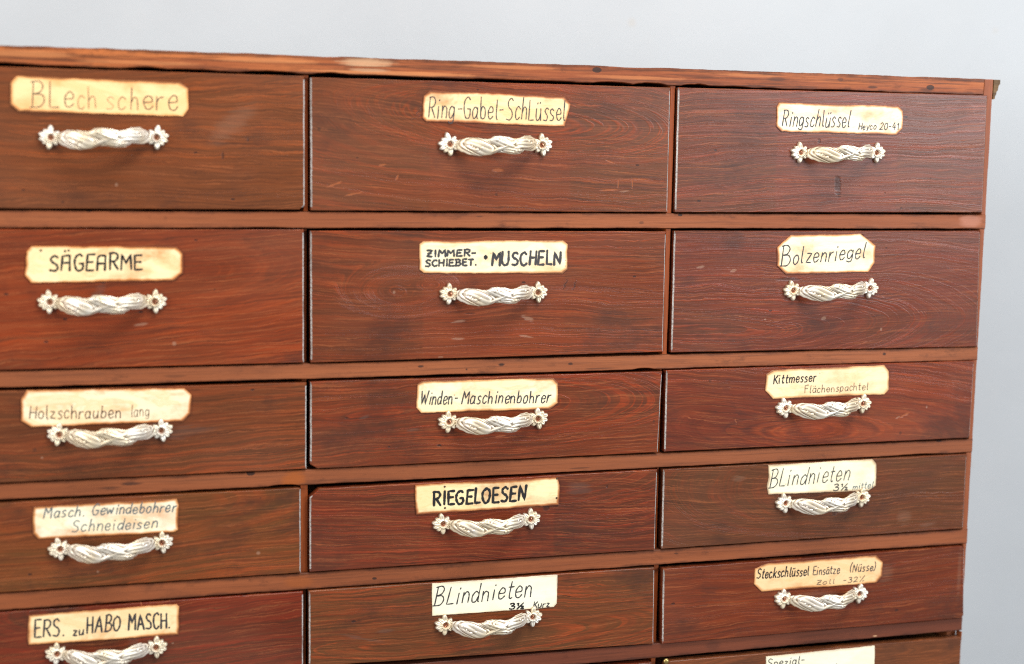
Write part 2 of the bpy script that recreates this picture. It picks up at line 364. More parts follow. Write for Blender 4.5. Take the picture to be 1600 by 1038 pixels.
def card_mat(name, seed, light, tan, edge, amount):
    g = NT(name)
    co = g.coord()
    rnd = random.Random(seed); off = (rnd.uniform(-9, 9), rnd.uniform(-9, 9), rnd.uniform(-9, 9))
    at = g.n('ShaderNodeAttribute', attribute_name='rim').outputs['Fac']
    n = g.noise(g.vec(co, (45, 45, 70), off), 1, 4, .65)
    n2 = g.noise(g.vec(co, (16, 20, 50), off[::-1]), 1, 4, .6, .8)
    fi = g.noise(g.vec(co, (60, 60, 900), off), 1, 3, .6)
    st = g.smooth(g.m('ABSOLUTE', g.m('SUBTRACT', n2, .55)), 0, .035, 1, 0)
    c = g.mix(g.smooth(n2, .42, .7, 0, .6), light, tan)
    c = g.mix(g.m('MULTIPLY', st, .5 * amount), c, tan)
    st2 = g.smooth(g.noise(g.vec(co, (22, 20, 40), off), 1, 5, .7, 1.2), .56, .70, 0, .45 * amount)
    c = g.mix(st2, c, edge)
    c = g.mix(g.smooth(fi, .5, .75, 0, .3), c, tan)
    e = g.m('ADD', at, g.m('MULTIPLY', g.m('SUBTRACT', n, .5), 1.1))
    e = g.m('ADD', e, g.smooth(g.noise(g.vec(co, (14, 14, 30), off[::-1]), 1, 2, .6), .35, .65, -.22, .38))
    e1 = g.smooth(e, .3, 1.1, min(1, amount * 1.15), 0)
    c = g.mix(e1, c, edge)
    e2 = g.smooth(e, .0, .42, min(1, amount * 1.1), 0)
    c = g.mix(e2, c, (0.20, 0.06, 0.02))
    s = specks(g, co, seed + .5, 130, .05, .13)
    c = g.mix(g.m('MULTIPLY', s, .5), c, (0.30, 0.13, 0.05))
    c = g.mix(1.0, c, (1.04, 1.03, 1.02), 'MULTIPLY')
    g.put(g.p.inputs['Base Color'], c)
    g.put(g.p.inputs['Roughness'], g.m('ADD', .34, g.m('MULTIPLY', n, .25)))
    g.bump(g.m('ADD', g.m('MULTIPLY', n2, 1.2), g.m('MULTIPLY', fi, .15)), .35, .0006)
    return g.mat

INK = {'black': (0.012, 0.011, 0.012), 'grey': (0.045, 0.042, 0.045), 'brown': (0.095, 0.055, 0.032), 'blue': (0.13, 0.16, 0.17)}
_ink = {}
def ink_mat(kind, fade):
    k = (kind, round(fade, 2))
    if k not in _ink:
        g = NT('%s_ink' % kind)
        co = g.coord()
        n = g.noise(g.vec(co, (520, 10, 520), (fade * 30, 0, 3)), 1, 4, .65)
        n2 = g.noise(g.vec(co, (90, 10, 90), (7, 0, fade * 20)), 1, 2, .5)
        v = g.m('ADD', g.m('MULTIPLY', n, .55), g.m('MULTIPLY', n2, .45))
        lo = .30 + .30 * fade
        a = g.smooth(v, lo - .12 - .1 * fade, lo + .03, 0.0, 1.0 - .35 * fade)
        if fade < .03: a = 1.0
        g.put(g.p.inputs['Alpha'], a)
        g.p.inputs['Base Color'].default_value = (*INK[kind], 1)
        g.p.inputs['Roughness'].default_value = .5
        _ink[k] = g.mat
    return _ink[k]

def metal_mat():
    g = NT('aged_silver_gilt_metal')
    co = g.coord()
    X, Y, Z = g.sep(co)
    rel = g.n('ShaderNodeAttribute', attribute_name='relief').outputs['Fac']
    n = g.noise(g.vec(co, (160, 160, 160)), 1, 4, .6)
    oi = g.n('ShaderNodeObjectInfo')
    va = g.n('ShaderNodeVectorMath', operation='ADD'); g.put(va.inputs[0], co); cb = g.n('ShaderNodeCombineXYZ'); g.put(cb.inputs[0], g.m('MULTIPLY', oi.outputs['Random'], 7.0)); g.put(va.inputs[1], cb.outputs[0])
    n2 = g.noise(g.vec(va.outputs[0], (30, 30, 30)), 1, 3, .65)
    n = g.noise(g.vec(va.outputs[0], (160, 160, 160)), 1, 4, .6)
    c = g.mix(g.smooth(g.m('ADD', n2, g.m('MULTIPLY', g.m('SUBTRACT', oi.outputs['Random'], .5), .08)), .38, .62), (0.90, 0.845, 0.75), (0.84, 0.72, 0.52))
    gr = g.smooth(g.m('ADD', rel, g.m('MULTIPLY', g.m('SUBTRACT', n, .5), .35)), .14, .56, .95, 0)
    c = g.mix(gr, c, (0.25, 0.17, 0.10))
    g.put(g.p.inputs['Base Color'], c)
    g.p.inputs['Metallic'].default_value = .48
    g.put(g.p.inputs['Roughness'], g.m('ADD', .30, g.m('MULTIPLY', n, .2)))
    g.bump(n, .25, .0003)
    return g.mat

def simple(name, c, rough, metal=0.0, nz=None, amp=.3):
    g = NT(name)
    co = g.coord()
    n = g.noise(g.vec(co, (300, 300, 300) if nz is None else nz), 1, 3, .6)
    g.put(g.p.inputs['Base Color'], g.mix(g.smooth(n, .3, .7, 0, amp), c, tuple(q * .35 for q in c)))
    g.p.inputs['Roughness'].default_value = rough
    g.p.inputs['Metallic'].default_value = metal
    g.bump(n, .3, .0003)
    return g.mat

# ------------------------------------------------------------------ mesh helpers
def link(name, me, mats, parent=None, loc=None):
    o = bpy.data.objects.new(name, me)
    COL.objects.link(o)
    if not me.materials:
        for q in (mats if isinstance(mats, (list, tuple)) else [mats]): me.materials.append(q)
    if parent: o.parent = parent
    if loc is not None: o.location = loc
    return o

def mesh(name, verts, faces, smooth=False, mi=None):
    me = bpy.data.meshes.new(name)
    me.from_pydata(verts, [], faces)
    if smooth: me.polygons.foreach_set('use_smooth', [True] * len(me.polygons))
    if mi: me.polygons.foreach_set('material_index', mi)
    me.update()
    return me

def dens(poly, step):
    """densify a closed outline; returns points and the index of the edge each one starts on"""
    out = []
    n = len(poly)
    for i in range(n):
        a, b = poly[i], poly[(i + 1) % n]
        L = math.hypot(b[0] - a[0], b[1] - a[1])
        k = max(1, int(L / step))
        for j in range(k):
            t = j / k
            out.append((a[0] + (b[0] - a[0]) * t, a[1] + (b[1] - a[1]) * t))
    return out

def smooth_noise(rnd, n, span):
    """looping 1D wander of unit size"""
    k = max(3, int(n / span))
    c = [rnd.uniform(-1, 1) for _ in range(k)]
    out = []
    for i in range(n):
        t = i / n * k
        a = int(t) % k; f = t - int(t); f = f * f * (3 - 2 * f)
        out.append(c[a] * (1 - f) + c[(a + 1) % k] * f)
    return out

def board(name, poly, thick, bevel, seed=0, wander=.25, step=3.0, bev_side=None, edge_mat=False, bites=()):
    """a board whose face lies at y = 0 and whose back at y = thick (metres); poly in mm, clockwise from top left"""
    rnd = random.Random(seed)
    pts = dens(poly, step)
    n = len(pts)
    nz = smooth_noise(rnd, n, 6); nz2 = smooth_noise(rnd, n, 1.6)
    out, nor = [], []
    for i in range(n):
        a, b = pts[i - 1], pts[(i + 1) % n]
        tx, tz = b[0] - a[0], b[1] - a[1]
        L = math.hypot(tx, tz) or 1
        nx, nzz = -tz / L, tx / L               # outward for a clockwise outline
        w = wander * (.65 * nz[i] + .35 * nz2[i])
        x, z = pts[i]
        for (bx0, bx1, zside, dep) in bites:
            if bx0 < x < bx1 and abs(z - zside) < 1.5:
                t = (x - bx0) / (bx1 - bx0)
                w -= dep * math.sin(math.pi * t) ** .6 * (.75 + .25 * nz2[i])
        out.append((x + nx * w, z + nzz * w)); nor.append((nx, nzz))
    V, F, MI = [], [], []
    bs = bev_side or bevel
    for (x, z), (nx, nzz) in zip(out, nor):
        bv = bs if abs(nx) > .88 else bevel
        V.append(((x - nx * bv * .9) * MM, 0, (z - nzz * bv * .9) * MM))
    for (x, z), (nx, nzz) in zip(out, nor):
        bv = bs if abs(nx) > .88 else bevel
        V.append((x * MM, bv * MM, z * MM))
    for (x, z) in out: V.append((x * MM, thick, z * MM))
    F.append(list(range(n))); MI.append(0)
    for i in range(n):
        j = (i + 1) % n
        side = abs(nor[i][0]) > .88
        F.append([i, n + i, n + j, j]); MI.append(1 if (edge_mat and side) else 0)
        F.append([n + i, 2 * n + i, 2 * n + j, n + j]); MI.append(0)
    F.append([2 * n + i for i in range(n - 1, -1, -1)]); MI.append(0)
    me = mesh(name, V, F, mi=MI)
    bm = bmesh.new(); bm.from_mesh(me); bmesh.ops.recalc_face_normals(bm, faces=bm.faces); bm.to_mesh(me); bm.free()
    return me

def rectp(x0, x1, z0, z1): return [(x0, z1), (x1, z1), (x1, z0), (x0, z0)]

# ------------------------------------------------------------------ handwriting: single-line letters, cap height 1
G = {}
def L(ch, w, *st): G[ch] = (w, st)
S_ = lambda *p: ('s', p)
P_ = lambda *p: ('p', p)
L('A', .62, P_((.02, 0), (.3, 1), (.58, 0)), P_((.12, .36), (.5, .36)))
L('Ä', .6, P_((.05, 0), (.08, .86), (.5, .9), (.52, 0)), P_((.07, .45), (.52, .45)), P_((.2, 1.1), (.21, 1.16)), P_((.4, 1.12), (.41, 1.18)))
L('B', .56, P_((.06, 0), (.08, 1)), S_((-.02, .98), (.3, 1.02), (.46, .84), (.36, .6), (.1, .52)), S_((.1, .52), (.42, .5), (.54, .26), (.36, .03), (-.02, 0)))
L('Λ', .58, P_((.05, 0), (.06, .86), (.2, .99), (.5, .97), (.51, 0)), P_((.06, .45), (.51, .46)))
L('C', .52, S_((.5, .86), (.34, 1), (.1, .8), (.05, .42), (.18, .04), (.36, 0), (.52, .16)))
L('D', .58, P_((.06, 0), (.07, 1)), S_((.07, 1), (.4, .9), (.54, .5), (.36, .08), (.05, 0)))
L('E', .48, P_((.46, .98), (.06, .98), (.05, 0), (.48, .02)), P_((.06, .52), (.4, .52)))
L('F', .48, P_((.5, 1), (.07, .98), (.05, 0)), P_((.06, .54), (.4, .55)))
L('G', .56, S_((.5, .86), (.34, 1), (.1, .8), (.04, .42), (.18, .03), (.4, .02), (.52, .18), (.52, .42)), P_((.3, .43), (.55, .43)))
L('H', .58, P_((.06, 0), (.07, 1)), P_((.52, 0), (.53, 1)), P_((.06, .5), (.53, .52)))
L('I', .2, P_((.1, 0), (.1, 1)))
L('K', .52, P_((.06, 0), (.07, 1)), P_((.5, .98), (.08, .42)), P_((.2, .56), (.52, 0)))
L('L', .44, P_((.07, 1), (.04, .02), (.42, .02)))
L('M', .66, P_((.04, 0), (.09, 1), (.33, .42), (.58, 1), (.62, 0)))
L('N', .58, P_((.05, 0), (.08, 1), (.5, .02), (.53, 1)))
L('O', .6, S_((.32, 1), (.08, .8), (.04, .4), (.2, .02), (.42, .04), (.56, .4), (.52, .82), (.32, 1), (.24, .99)))
L('R', .54, P_((.06, 0), (.08, 1)), S_((.02, .98), (.34, 1), (.5, .8), (.38, .54), (.09, .48)), P_((.22, .5), (.52, 0)))
L('S', .5, S_((.46, .88), (.28, 1), (.08, .84), (.14, .6), (.38, .44), (.46, .2), (.3, .01), (.03, .06)))
L('U', .56, S_((.06, 1), (.05, .3), (.16, .02), (.38, .02), (.5, .3), (.51, 1)))
L('W', .8, P_((.04, 1), (.2, 0), (.4, .8), (.58, 0), (.78, 1)))
L('Z', .52, P_((.04, .98), (.48, .98), (.04, .02), (.5, .02)), P_((.12, .5), (.42, .5)))
L('T', .5, P_((.02, .98), (.5, .98)), P_((.26, .98), (.25, 0)))
L('a', .48, S_((.4, .5), (.22, .6), (.04, .36), (.1, .05), (.26, .04), (.4, .28), (.42, .56)), S_((.42, .58), (.4, .1), (.48, .02)))
L('b', .46, S_((.08, 1), (.06, .5), (.06, .02)), S_((.06, .3), (.2, .56), (.4, .42), (.38, .1), (.2, -.01), (.06, .08)))
L('c', .42, S_((.4, .48), (.24, .6), (.06, .38), (.1, .06), (.26, 0), (.4, .12)))
L('d', .48, S_((.4, .48), (.24, .58), (.05, .36), (.1, .04), (.28, .04), (.41, .3)), P_((.44, 1), (.41, .04), (.46, .01)))
L('e', .44, S_((.06, .3), (.38, .34), (.36, .54), (.2, .6), (.05, .36), (.12, .04), (.28, 0), (.42, .14)))
L('f', .34, S_((.36, .92), (.24, 1.02), (.14, .84), (.13, 0)), P_((.02, .56), (.32, .58)))
L('g', .48, S_((.4, .48), (.22, .6), (.04, .38), (.1, .08), (.26, .06), (.4, .3)), S_((.42, .58), (.41, 0), (.34, -.32), (.16, -.34), (.04, -.22)))
L('h', .48, P_((.07, 1), (.05, 0)), S_((.06, .34), (.2, .56), (.36, .5), (.4, .3), (.4, 0)))
L('i', .2, P_((.1, .58), (.09, 0)), P_((.12, .82), (.13, .88)))
L('k', .44, P_((.07, 1), (.05, 0)), P_((.38, .58), (.08, .24)), P_((.16, .32), (.42, 0)))
L('l', .22, S_((.1, 1), (.08, .3), (.12, .03), (.2, .02)))
L('m', .7, P_((.05, .58), (.05, 0)), S_((.05, .36), (.16, .56), (.3, .52), (.34, .3), (.34, 0)), S_((.34, .34), (.46, .56), (.6, .52), (.64, .3), (.64, 0)))
L('n', .46, P_((.05, .58), (.05, 0)), S_((.05, .34), (.2, .57), (.36, .5), (.4, .28), (.4, 0)))
L('o', .46, S_((.24, .6), (.07, .46), (.06, .16), (.2, 0), (.36, .08), (.42, .34), (.34, .55), (.24, .6), (.18, .58)))
L('p', .46, P_((.07, .58), (.04, -.36)), S_((.06, .34), (.2, .6), (.4, .48), (.38, .14), (.2, 0), (.06, .08)))
L('r', .36, P_((.06, .58), (.05, 0)), S_((.05, .3), (.16, .52), (.34, .58)))
L('s', .38, S_((.35, .52), (.2, .6), (.07, .46), (.18, .32), (.32, .2), (.26, .02), (.04, .02)))
L('t', .34, S_((.16, .9), (.13, .2), (.2, .01), (.3, .06)), P_((.02, .6), (.32, .62)))
L('u', .46, S_((.06, .58), (.05, .16), (.16, 0), (.32, .08), (.4, .3)), P_((.41, .58), (.41, 0)))
L('v', .42, P_((.03, .58), (.2, 0), (.4, .6)))
L('w', .62, P_((.03, .58), (.16, 0), (.31, .5), (.45, 0), (.6, .6)))
L('y', .44, P_((.04, .58), (.2, .06)), P_((.42, .58), (.1, -.36)))
L('z', .42, P_((.05, .57), (.38, .57), (.04, .02), (.4, .01)))
L('ü', .46, S_((.06, .58), (.05, .16), (.16, 0), (.32, .08), (.4, .3)), P_((.41, .58), (.41, 0)), P_((.13, .8), (.15, .87)), P_((.33, .82), (.35, .89)))
L('ä', .48, *G['a'][1], P_((.13, .8), (.14, .87)), P_((.33, .82), (.34, .89)))
L('2', .5, S_((.06, .8), (.24, 1), (.44, .82), (.3, .4), (.04, .02)), P_((.04, .02), (.48, .04)))
L('3', .48, S_((.06, .9), (.28, 1), (.42, .8), (.18, .54)), S_((.18, .54), (.44, .42), (.42, .12), (.2, 0), (.03, .1)))
L('4', .5, P_((.3, 1), (.04, .36), (.48, .36)), P_((.36, .7), (.34, 0)))
L('1', .3, P_((.04, .74), (.2, 1), (.18, 0)))
L('0', .5, S_((.26, 1), (.07, .78), (.05, .3), (.2, 0), (.4, .12), (.46, .6), (.38, .92), (.26, 1)))
L('½', .7, P_((.04, .9), (.2, 1), (.16, .55)), P_((.6, 1.05), (.1, -.05)), S_((.42, .36), (.56, .46), (.62, .3), (.42, 0)), P_((.42, 0), (.68, .02)))
L('%', .66, P_((.1, .95), (.16, .8)), P_((.6, 1.15), (.12, -.1)), P_((.42, .08), (.62, .1)))
L('.', .2, P_((.08, .02), (.1, .06)))
L('•', .2, P_((.08, .5), (.12, .5)))
L('-', .4, P_((.05, .44), (.34, .46)))
L('(', .26, S_((.2, 1.15), (.06, .8), (.05, .3), (.16, -.1)))
L(')', .26, S_((.05, 1.15), (.18, .8), (.18, .3), (.04, -.1)))
L(' ', .3)

def catmull(p, k=5):
    if len(p) < 3: return list(p)
    q = [(2 * p[0][0] - p[1][0], 2 * p[0][1] - p[1][1])] + list(p) + [(2 * p[-1][0] - p[-2][0], 2 * p[-1][1] - p[-2][1])]
    out = []
    for i in range(1, len(q) - 2):
        for j in range(k):
            t = j / k
            o = []
            for d in (0, 1):
                a, b, c, e = q[i - 1][d], q[i][d], q[i + 1][d], q[i + 2][d]
                o.append(.5 * (2 * b + (c - a) * t + (2 * a - 5 * b + 4 * c - e) * t * t + (3 * b - a - 3 * c + e) * t ** 3))
            out.append(tuple(o))
    out.append(p[-1])
    return out

def word_mesh(word, rnd, ox, oz, lift=0.0):
    text, a, b, h, slant, pen, ink, fade = word
    # several letter sizes on one line, as written by hand
    total = sum(G[c][0] for c in text) + .13 * (len(text) - 1)
    L_ = math.hypot(b[0] - a[0], b[1] - a[1])
    sx = L_ / total
    dx, dz = (b[0] - a[0]) / L_, (b[1] - a[1]) / L_
    V, F = [], []
    cur = 0.0
    lay = lift
    for ch in text:
        w, strokes = G[ch]
        jx, jz, js, jr = rnd.uniform(-.03, .03), rnd.uniform(-.03, .03), rnd.uniform(.93, 1.06), rnd.uniform(-.05, .05)
        for kind, pts in strokes:
            pp = [(x + rnd.uniform(-.014, .014), y + rnd.uniform(-.014, .014)) for x, y in pts]
            if kind == 's': pp = catmull(pp)
            else:
                q = []
                for i in range(len(pp) - 1):
                    for j in range(4):
                        t = j / 4; q.append((pp[i][0] + (pp[i + 1][0] - pp[i][0]) * t, pp[i][1] + (pp[i + 1][1] - pp[i][1]) * t))
                pp = q + [pp[-1]]
            W = []
            for x, y in pp:
                y = (y if y > 0 else y * .55) * js + jz; x = x + jx
                lx = (cur + x) * sx + (y * h) * (slant + jr)
                lz = y * h
                W.append((a[0] + lx * dx - lz * dz * .3 - ox, a[1] + lx * dz + lz - oz))
            # pen ends pulled out a little so that strokes look written
            n = len(W)
            lay += 0.0008
            base = len(V)
            for i in range(n):
                p0, p1 = W[max(0, i - 1)], W[min(n - 1, i + 1)]
                tx, tz = p1[0] - p0[0], p1[1] - p0[1]
                l_ = math.hypot(tx, tz) or 1
                tx /= l_; tz /= l_
                hw = pen * .56 * (1 + .16 * math.sin(i * 1.3 + cur * 7) + rnd.uniform(-.07, .07))
                x, z = W[i]
                yy = -(lay + i * .00004)
                if i == 0:
                    V += [((x - tx * hw * .7 + tz * hw * .45) * MM, yy * MM, (z - tz * hw * .7 - tx * hw * .45) * MM),
                          ((x - tx * hw * .7 - tz * hw * .45) * MM, yy * MM, (z - tz * hw * .7 + tx * hw * .45) * MM)]
                V += [((x + tz * hw) * MM, yy * MM, (z - tx * hw) * MM), ((x - tz * hw) * MM, yy * MM, (z + tx * hw) * MM)]
                if i == n - 1:
                    V += [((x + tx * hw * .7 + tz * hw * .45) * MM, yy * MM, (z + tz * hw * .7 - tx * hw * .45) * MM),
                          ((x + tx * hw * .7 - tz * hw * .45) * MM, yy * MM, (z + tz * hw * .7 + tx * hw * .45) * MM)]
            m_ = (len(V) - base) // 2
            for i in range(m_ - 1):
                k = base + 2 * i
                F.append([k, k + 2, k + 3, k + 1])
        cur += w + .13
    return V, F, lay

# ------------------------------------------------------------------ the handle: a bow of crossed leaves between two flowers
def interp(tab, x):
    if x <= tab[0][0]: return tab[0][1]
    for (a, b), (c, d) in zip(tab, tab[1:]):
        if x <= c:
            t = (x - a) / (c - a); t = t * t * (3 - 2 * t)
            return b + (d - b) * t
    return tab[-1][1]
TOP = [(-36.5, 2.2), (-34, 4.6), (-29, 6.3), (-22, 6.2), (-14, 5.2), (-11.5, 5.6), (-8, 7.9), (-3, 8.3), (4, 7.4), (11, 5.8), (15, 6.4), (22, 8.6), (28, 8.9), (33, 6.6), (36.5, 2.8)]
BOT = [(-36.5, -4.0), (-33, -7.2), (-27, -9.6), (-20, -10.6), (-12, -9.6), (-5, -7.2), (0, -7.3), (8, -8.7), (15, -8.6), (19, -6.6), (21, -5.2), (26, -5.4), (31, -5.6), (34.5, -4.4), (36.5, -2.4)]
LEAVES = [  # cx, cz, half length, half width, angle, height, veins
    (-21.5, -2.2, 16.5, 8.2, -7, 2.6, 1), (-1.5, 2.6, 17.5, 5.0, -13, 3.2, 0), (9.5, -4.3, 13.5, 4.3, 5, 2.4, 1),
    (23.5, 1.6, 15.0, 6.3, 16, 2.7, 1), (2, -1.5, 20, 2.2, 24, 2.9, 0)]
BEADS = [(-24, -4.5, 1.5, 1.1), (-20, -3.0, 1.1, .9), (-28, -2, 1.0, .8), (-6, 5.2, 1.7, 1.3), (-2.6, 4.4, 1.2, 1.0), (13, -6.0, 1.6, 1.2), (16.4, -5.2, 1.2, .9),
         (28, 3.6, 1.2, .9), (31, 2.2, 1.3, 1.0), (-32, 0.5, .9, .7), (25, 5.6, .8, .6)]
def relief(x, z):
    h = 0.0
    for (cx, cz, la, lb, ang, hh, vein) in LEAVES:
        t = math.radians(ang)
        a = ((x - cx) * math.cos(t) + (z - cz) * math.sin(t)) / la
        b = (-(x - cx) * math.sin(t) + (z - cz) * math.cos(t)) / lb
        b += .22 * math.sin(a * 2.6)
        r2_ = a * a + b * b
        if r2_ < 1:
            q = hh * (1 - r2_) ** .35
            r_ = math.sqrt(r2_)
            q -= 1.0 * math.exp(-((r_ - .82) / .07) ** 2)
            if vein: q += .36 * math.cos(b * 10.5 + a * 2.4) * (1 - r2_) ** .5
            else: q += .5 * math.cos(b * 8) * (1 - r2_)
            h = max(h, q)
    for (bx, bz, br, bh) in BEADS:
        d = math.hypot(x - bx, z - bz) / br
        if d < 1.5: h += bh * math.exp(-d * d * 1.6) - .35 * math.exp(-((d - 1.15) / .25) ** 2)
    return h

def bow_y(x):
    t = min(1, abs(x) / 40.0)
    return 3.2 + 20.0 * (1 - t ** 2.3)

TOP = [(a * 1.07, b if abs(a) < 36 else b + 1.0) for a, b in TOP]
BOT = [(a * 1.07, b if abs(a) < 36 else b - 1.0) for a, b in BOT]
def bar_mesh():
    NU, NV = 170, 44
    V, F, R = [], [], []
    H = []
    for i in range(NU + 1):
        x = -39.0 + 78.0 * i / NU
        t, b = interp(TOP, x), interp(BOT, x)
        H.append([relief(x, b + (t - b) * (.5 - .5 * math.cos(math.pi * j / NV))) for j in range(NV + 1)])
    def groove(i, j):
        acc, k_ = 0.0, 0
        for a in range(-3, 4):
            for c_ in range(-3, 4):
                acc += H[min(max(i + a, 0), NU)][min(max(j + c_, 0), NV)]; k_ += 1
        return H[i][j] - acc / k_
    for i in range(NU + 1):
        x = -39.0 + 78.0 * i / NU
        t, b = interp(TOP, x), interp(BOT, x)
        for j in range(NV + 1):
            v = j / NV
            s = .5 - .5 * math.cos(math.pi * v)
            z = b + (t - b) * s
            e = math.sin(math.pi * v) ** .55
            rl = relief(x, z)
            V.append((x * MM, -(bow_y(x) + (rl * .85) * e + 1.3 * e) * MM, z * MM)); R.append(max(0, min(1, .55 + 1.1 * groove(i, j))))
    n1 = len(V)
    for i in range(NU + 1):
        x = -39.0 + 78.0 * i / NU
        t, b = interp(TOP, x), interp(BOT, x)
        for j in range(NV + 1):
            v = j / NV
            s = .5 - .5 * math.cos(math.pi * v)
            z = b + (t - b) * s
            e = math.sin(math.pi * v) ** .6
            V.append((x * MM, -(bow_y(x) - 1.6 * e) * MM, z * MM)); R.append(.4)
    W = NV + 1
    for i in range(NU):
        for j in range(NV):
            a = i * W + j
            F.append([a, a + 1, a + W + 1, a + W]); a += n1
            F.append([a, a + W, a + W + 1, a + 1])
    for j in range(NV):
        F.append([j, n1 + j, n1 + j + 1, j + 1]); a = NU * W + j
        F.append([a, a + 1, n1 + a + 1, n1 + a])
    me = mesh('handle', V, F, smooth=True)
    bm = bmesh.new(); bm.from_mesh(me)
    bmesh.ops.remove_doubles(bm, verts=bm.verts, dist=1e-7); bmesh.ops.recalc_face_normals(bm, faces=bm.faces)
    lay = bm.verts.layers.float.new('relief')
    from mathutils.kdtree import KDTree
    kd = KDTree(len(V))
    for i, v in enumerate(V): kd.insert(v, i)
    kd.balance()
    for v in bm.verts: v[lay] = R[kd.find(v.co)[1]]
    bm.to_mesh(me); bm.free()
    return me

# petal: angle, length, half width
PETALS = [(98, 11.4, 2.8), (138, 9.6, 2.7), (168, 11.3, 2.9), (197, 10.7, 2.7), (226, 9.4, 2.7), (265, 11.2, 2.8), (316, 9.0, 2.3), (345, 8.6, 2.2), (15, 8.6, 2.2), (44, 9.2, 2.3)]
def rosette_mesh(mirror):
    NR, NA = 24, 168
    V, F, R = [], [], []
    def support(th):
        best, pk = 4.4, 0
        for (a, L_, w) in PETALS:
            d = (th - math.radians(a) + math.pi) % (2 * math.pi) - math.pi
            half = w / (L_ * .62)
            if abs(d) < half * 1.15:
                t = d / (half * 1.15)
                q = L_ * (1 - t * t) ** .3 * (1 + .06 * math.cos(t * 5))
                if q > best: best, pk = q, t
        return best
    for k in range(NA):
        th = 2 * math.pi * k / NA
        Rm = support(th)
        for i in range(NR + 1):
            f = i / NR
            r_ = Rm * f
            y = 2.2
            for (a, L_, w) in PETALS:
                d = (th - math.radians(a) + math.pi) % (2 * math.pi) - math.pi
                lx = r_ * math.cos(d); lz = r_ * math.sin(d)
                if lx > 2:
                    u = (lx - L_ * .6) / (L_ * .42); v = lz / w
                    q = u * u + v * v
                    if q < 1:
                        hh = 2.0 * (1 - q) ** .5 - .7 * math.exp(-(v / .2) ** 2) * (1 - q) + .8 * max(0, u)
                        y = max(y, 2.2 + hh)
            y += 1.3 * math.exp(-((r_ - 4.0) / .8) ** 2)
            y -= 1.2 * math.exp(-(r_ / 3.0) ** 4)
            e = 1 - max(0, (f - .86) / .14) ** 2
            y = 0.2 + (y - .2) * max(0, e) ** .5
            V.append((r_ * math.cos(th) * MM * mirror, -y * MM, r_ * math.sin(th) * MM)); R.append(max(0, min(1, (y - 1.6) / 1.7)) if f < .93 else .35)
    W = NR + 1
    for k in range(NA):
        a, b = k * W, ((k + 1) % NA) * W
        for i in range(NR): F.append([a + i, a + i + 1, b + i + 1, b + i])
    c = len(V)
    for k in range(NA): V.append((V[k * W + NR][0], 0.0, V[k * W + NR][2])); R.append(0)
    for k in range(NA):
        j = (k + 1) % NA
        F.append([k * W + NR, c + k, c + j, j * W + NR])
    me = mesh('rosette', V, F, smooth=True)
    at = me.attributes.new('relief', 'FLOAT', 'POINT'); at.data.foreach_set('value', R)
    bm = bmesh.new(); bm.from_mesh(me); bmesh.ops.remove_doubles(bm, verts=bm.verts, dist=1e-7)
    bmesh.ops.recalc_face_normals(bm, faces=bm.faces); bm.to_mesh(me); bm.free()
    return me

def screw_mesh():
    V, F = [], []
    NA, prof = 24, [(2.7, 0), (2.7, .5), (2.4, 1.1), (1.8, 1.6), (.9, 1.85), (0.001, 1.9)]
    for k in range(NA):
        th = 2 * math.pi * k / NA
        for (r_, y) in prof:
            x, z = r_ * math.cos(th), r_ * math.sin(th)
            if abs(z) < .45 and r_ > .0: y = min(y, .8)      # the slot
            V.append((x * MM, -y * MM, z * MM))
    W = len(prof)
    for k in range(NA):
        a, b = k * W, ((k + 1) % NA) * W
        for i in range(W - 1): F.append([a + i, a + i + 1, b + i + 1, b + i])
    return mesh('screw', V, F)

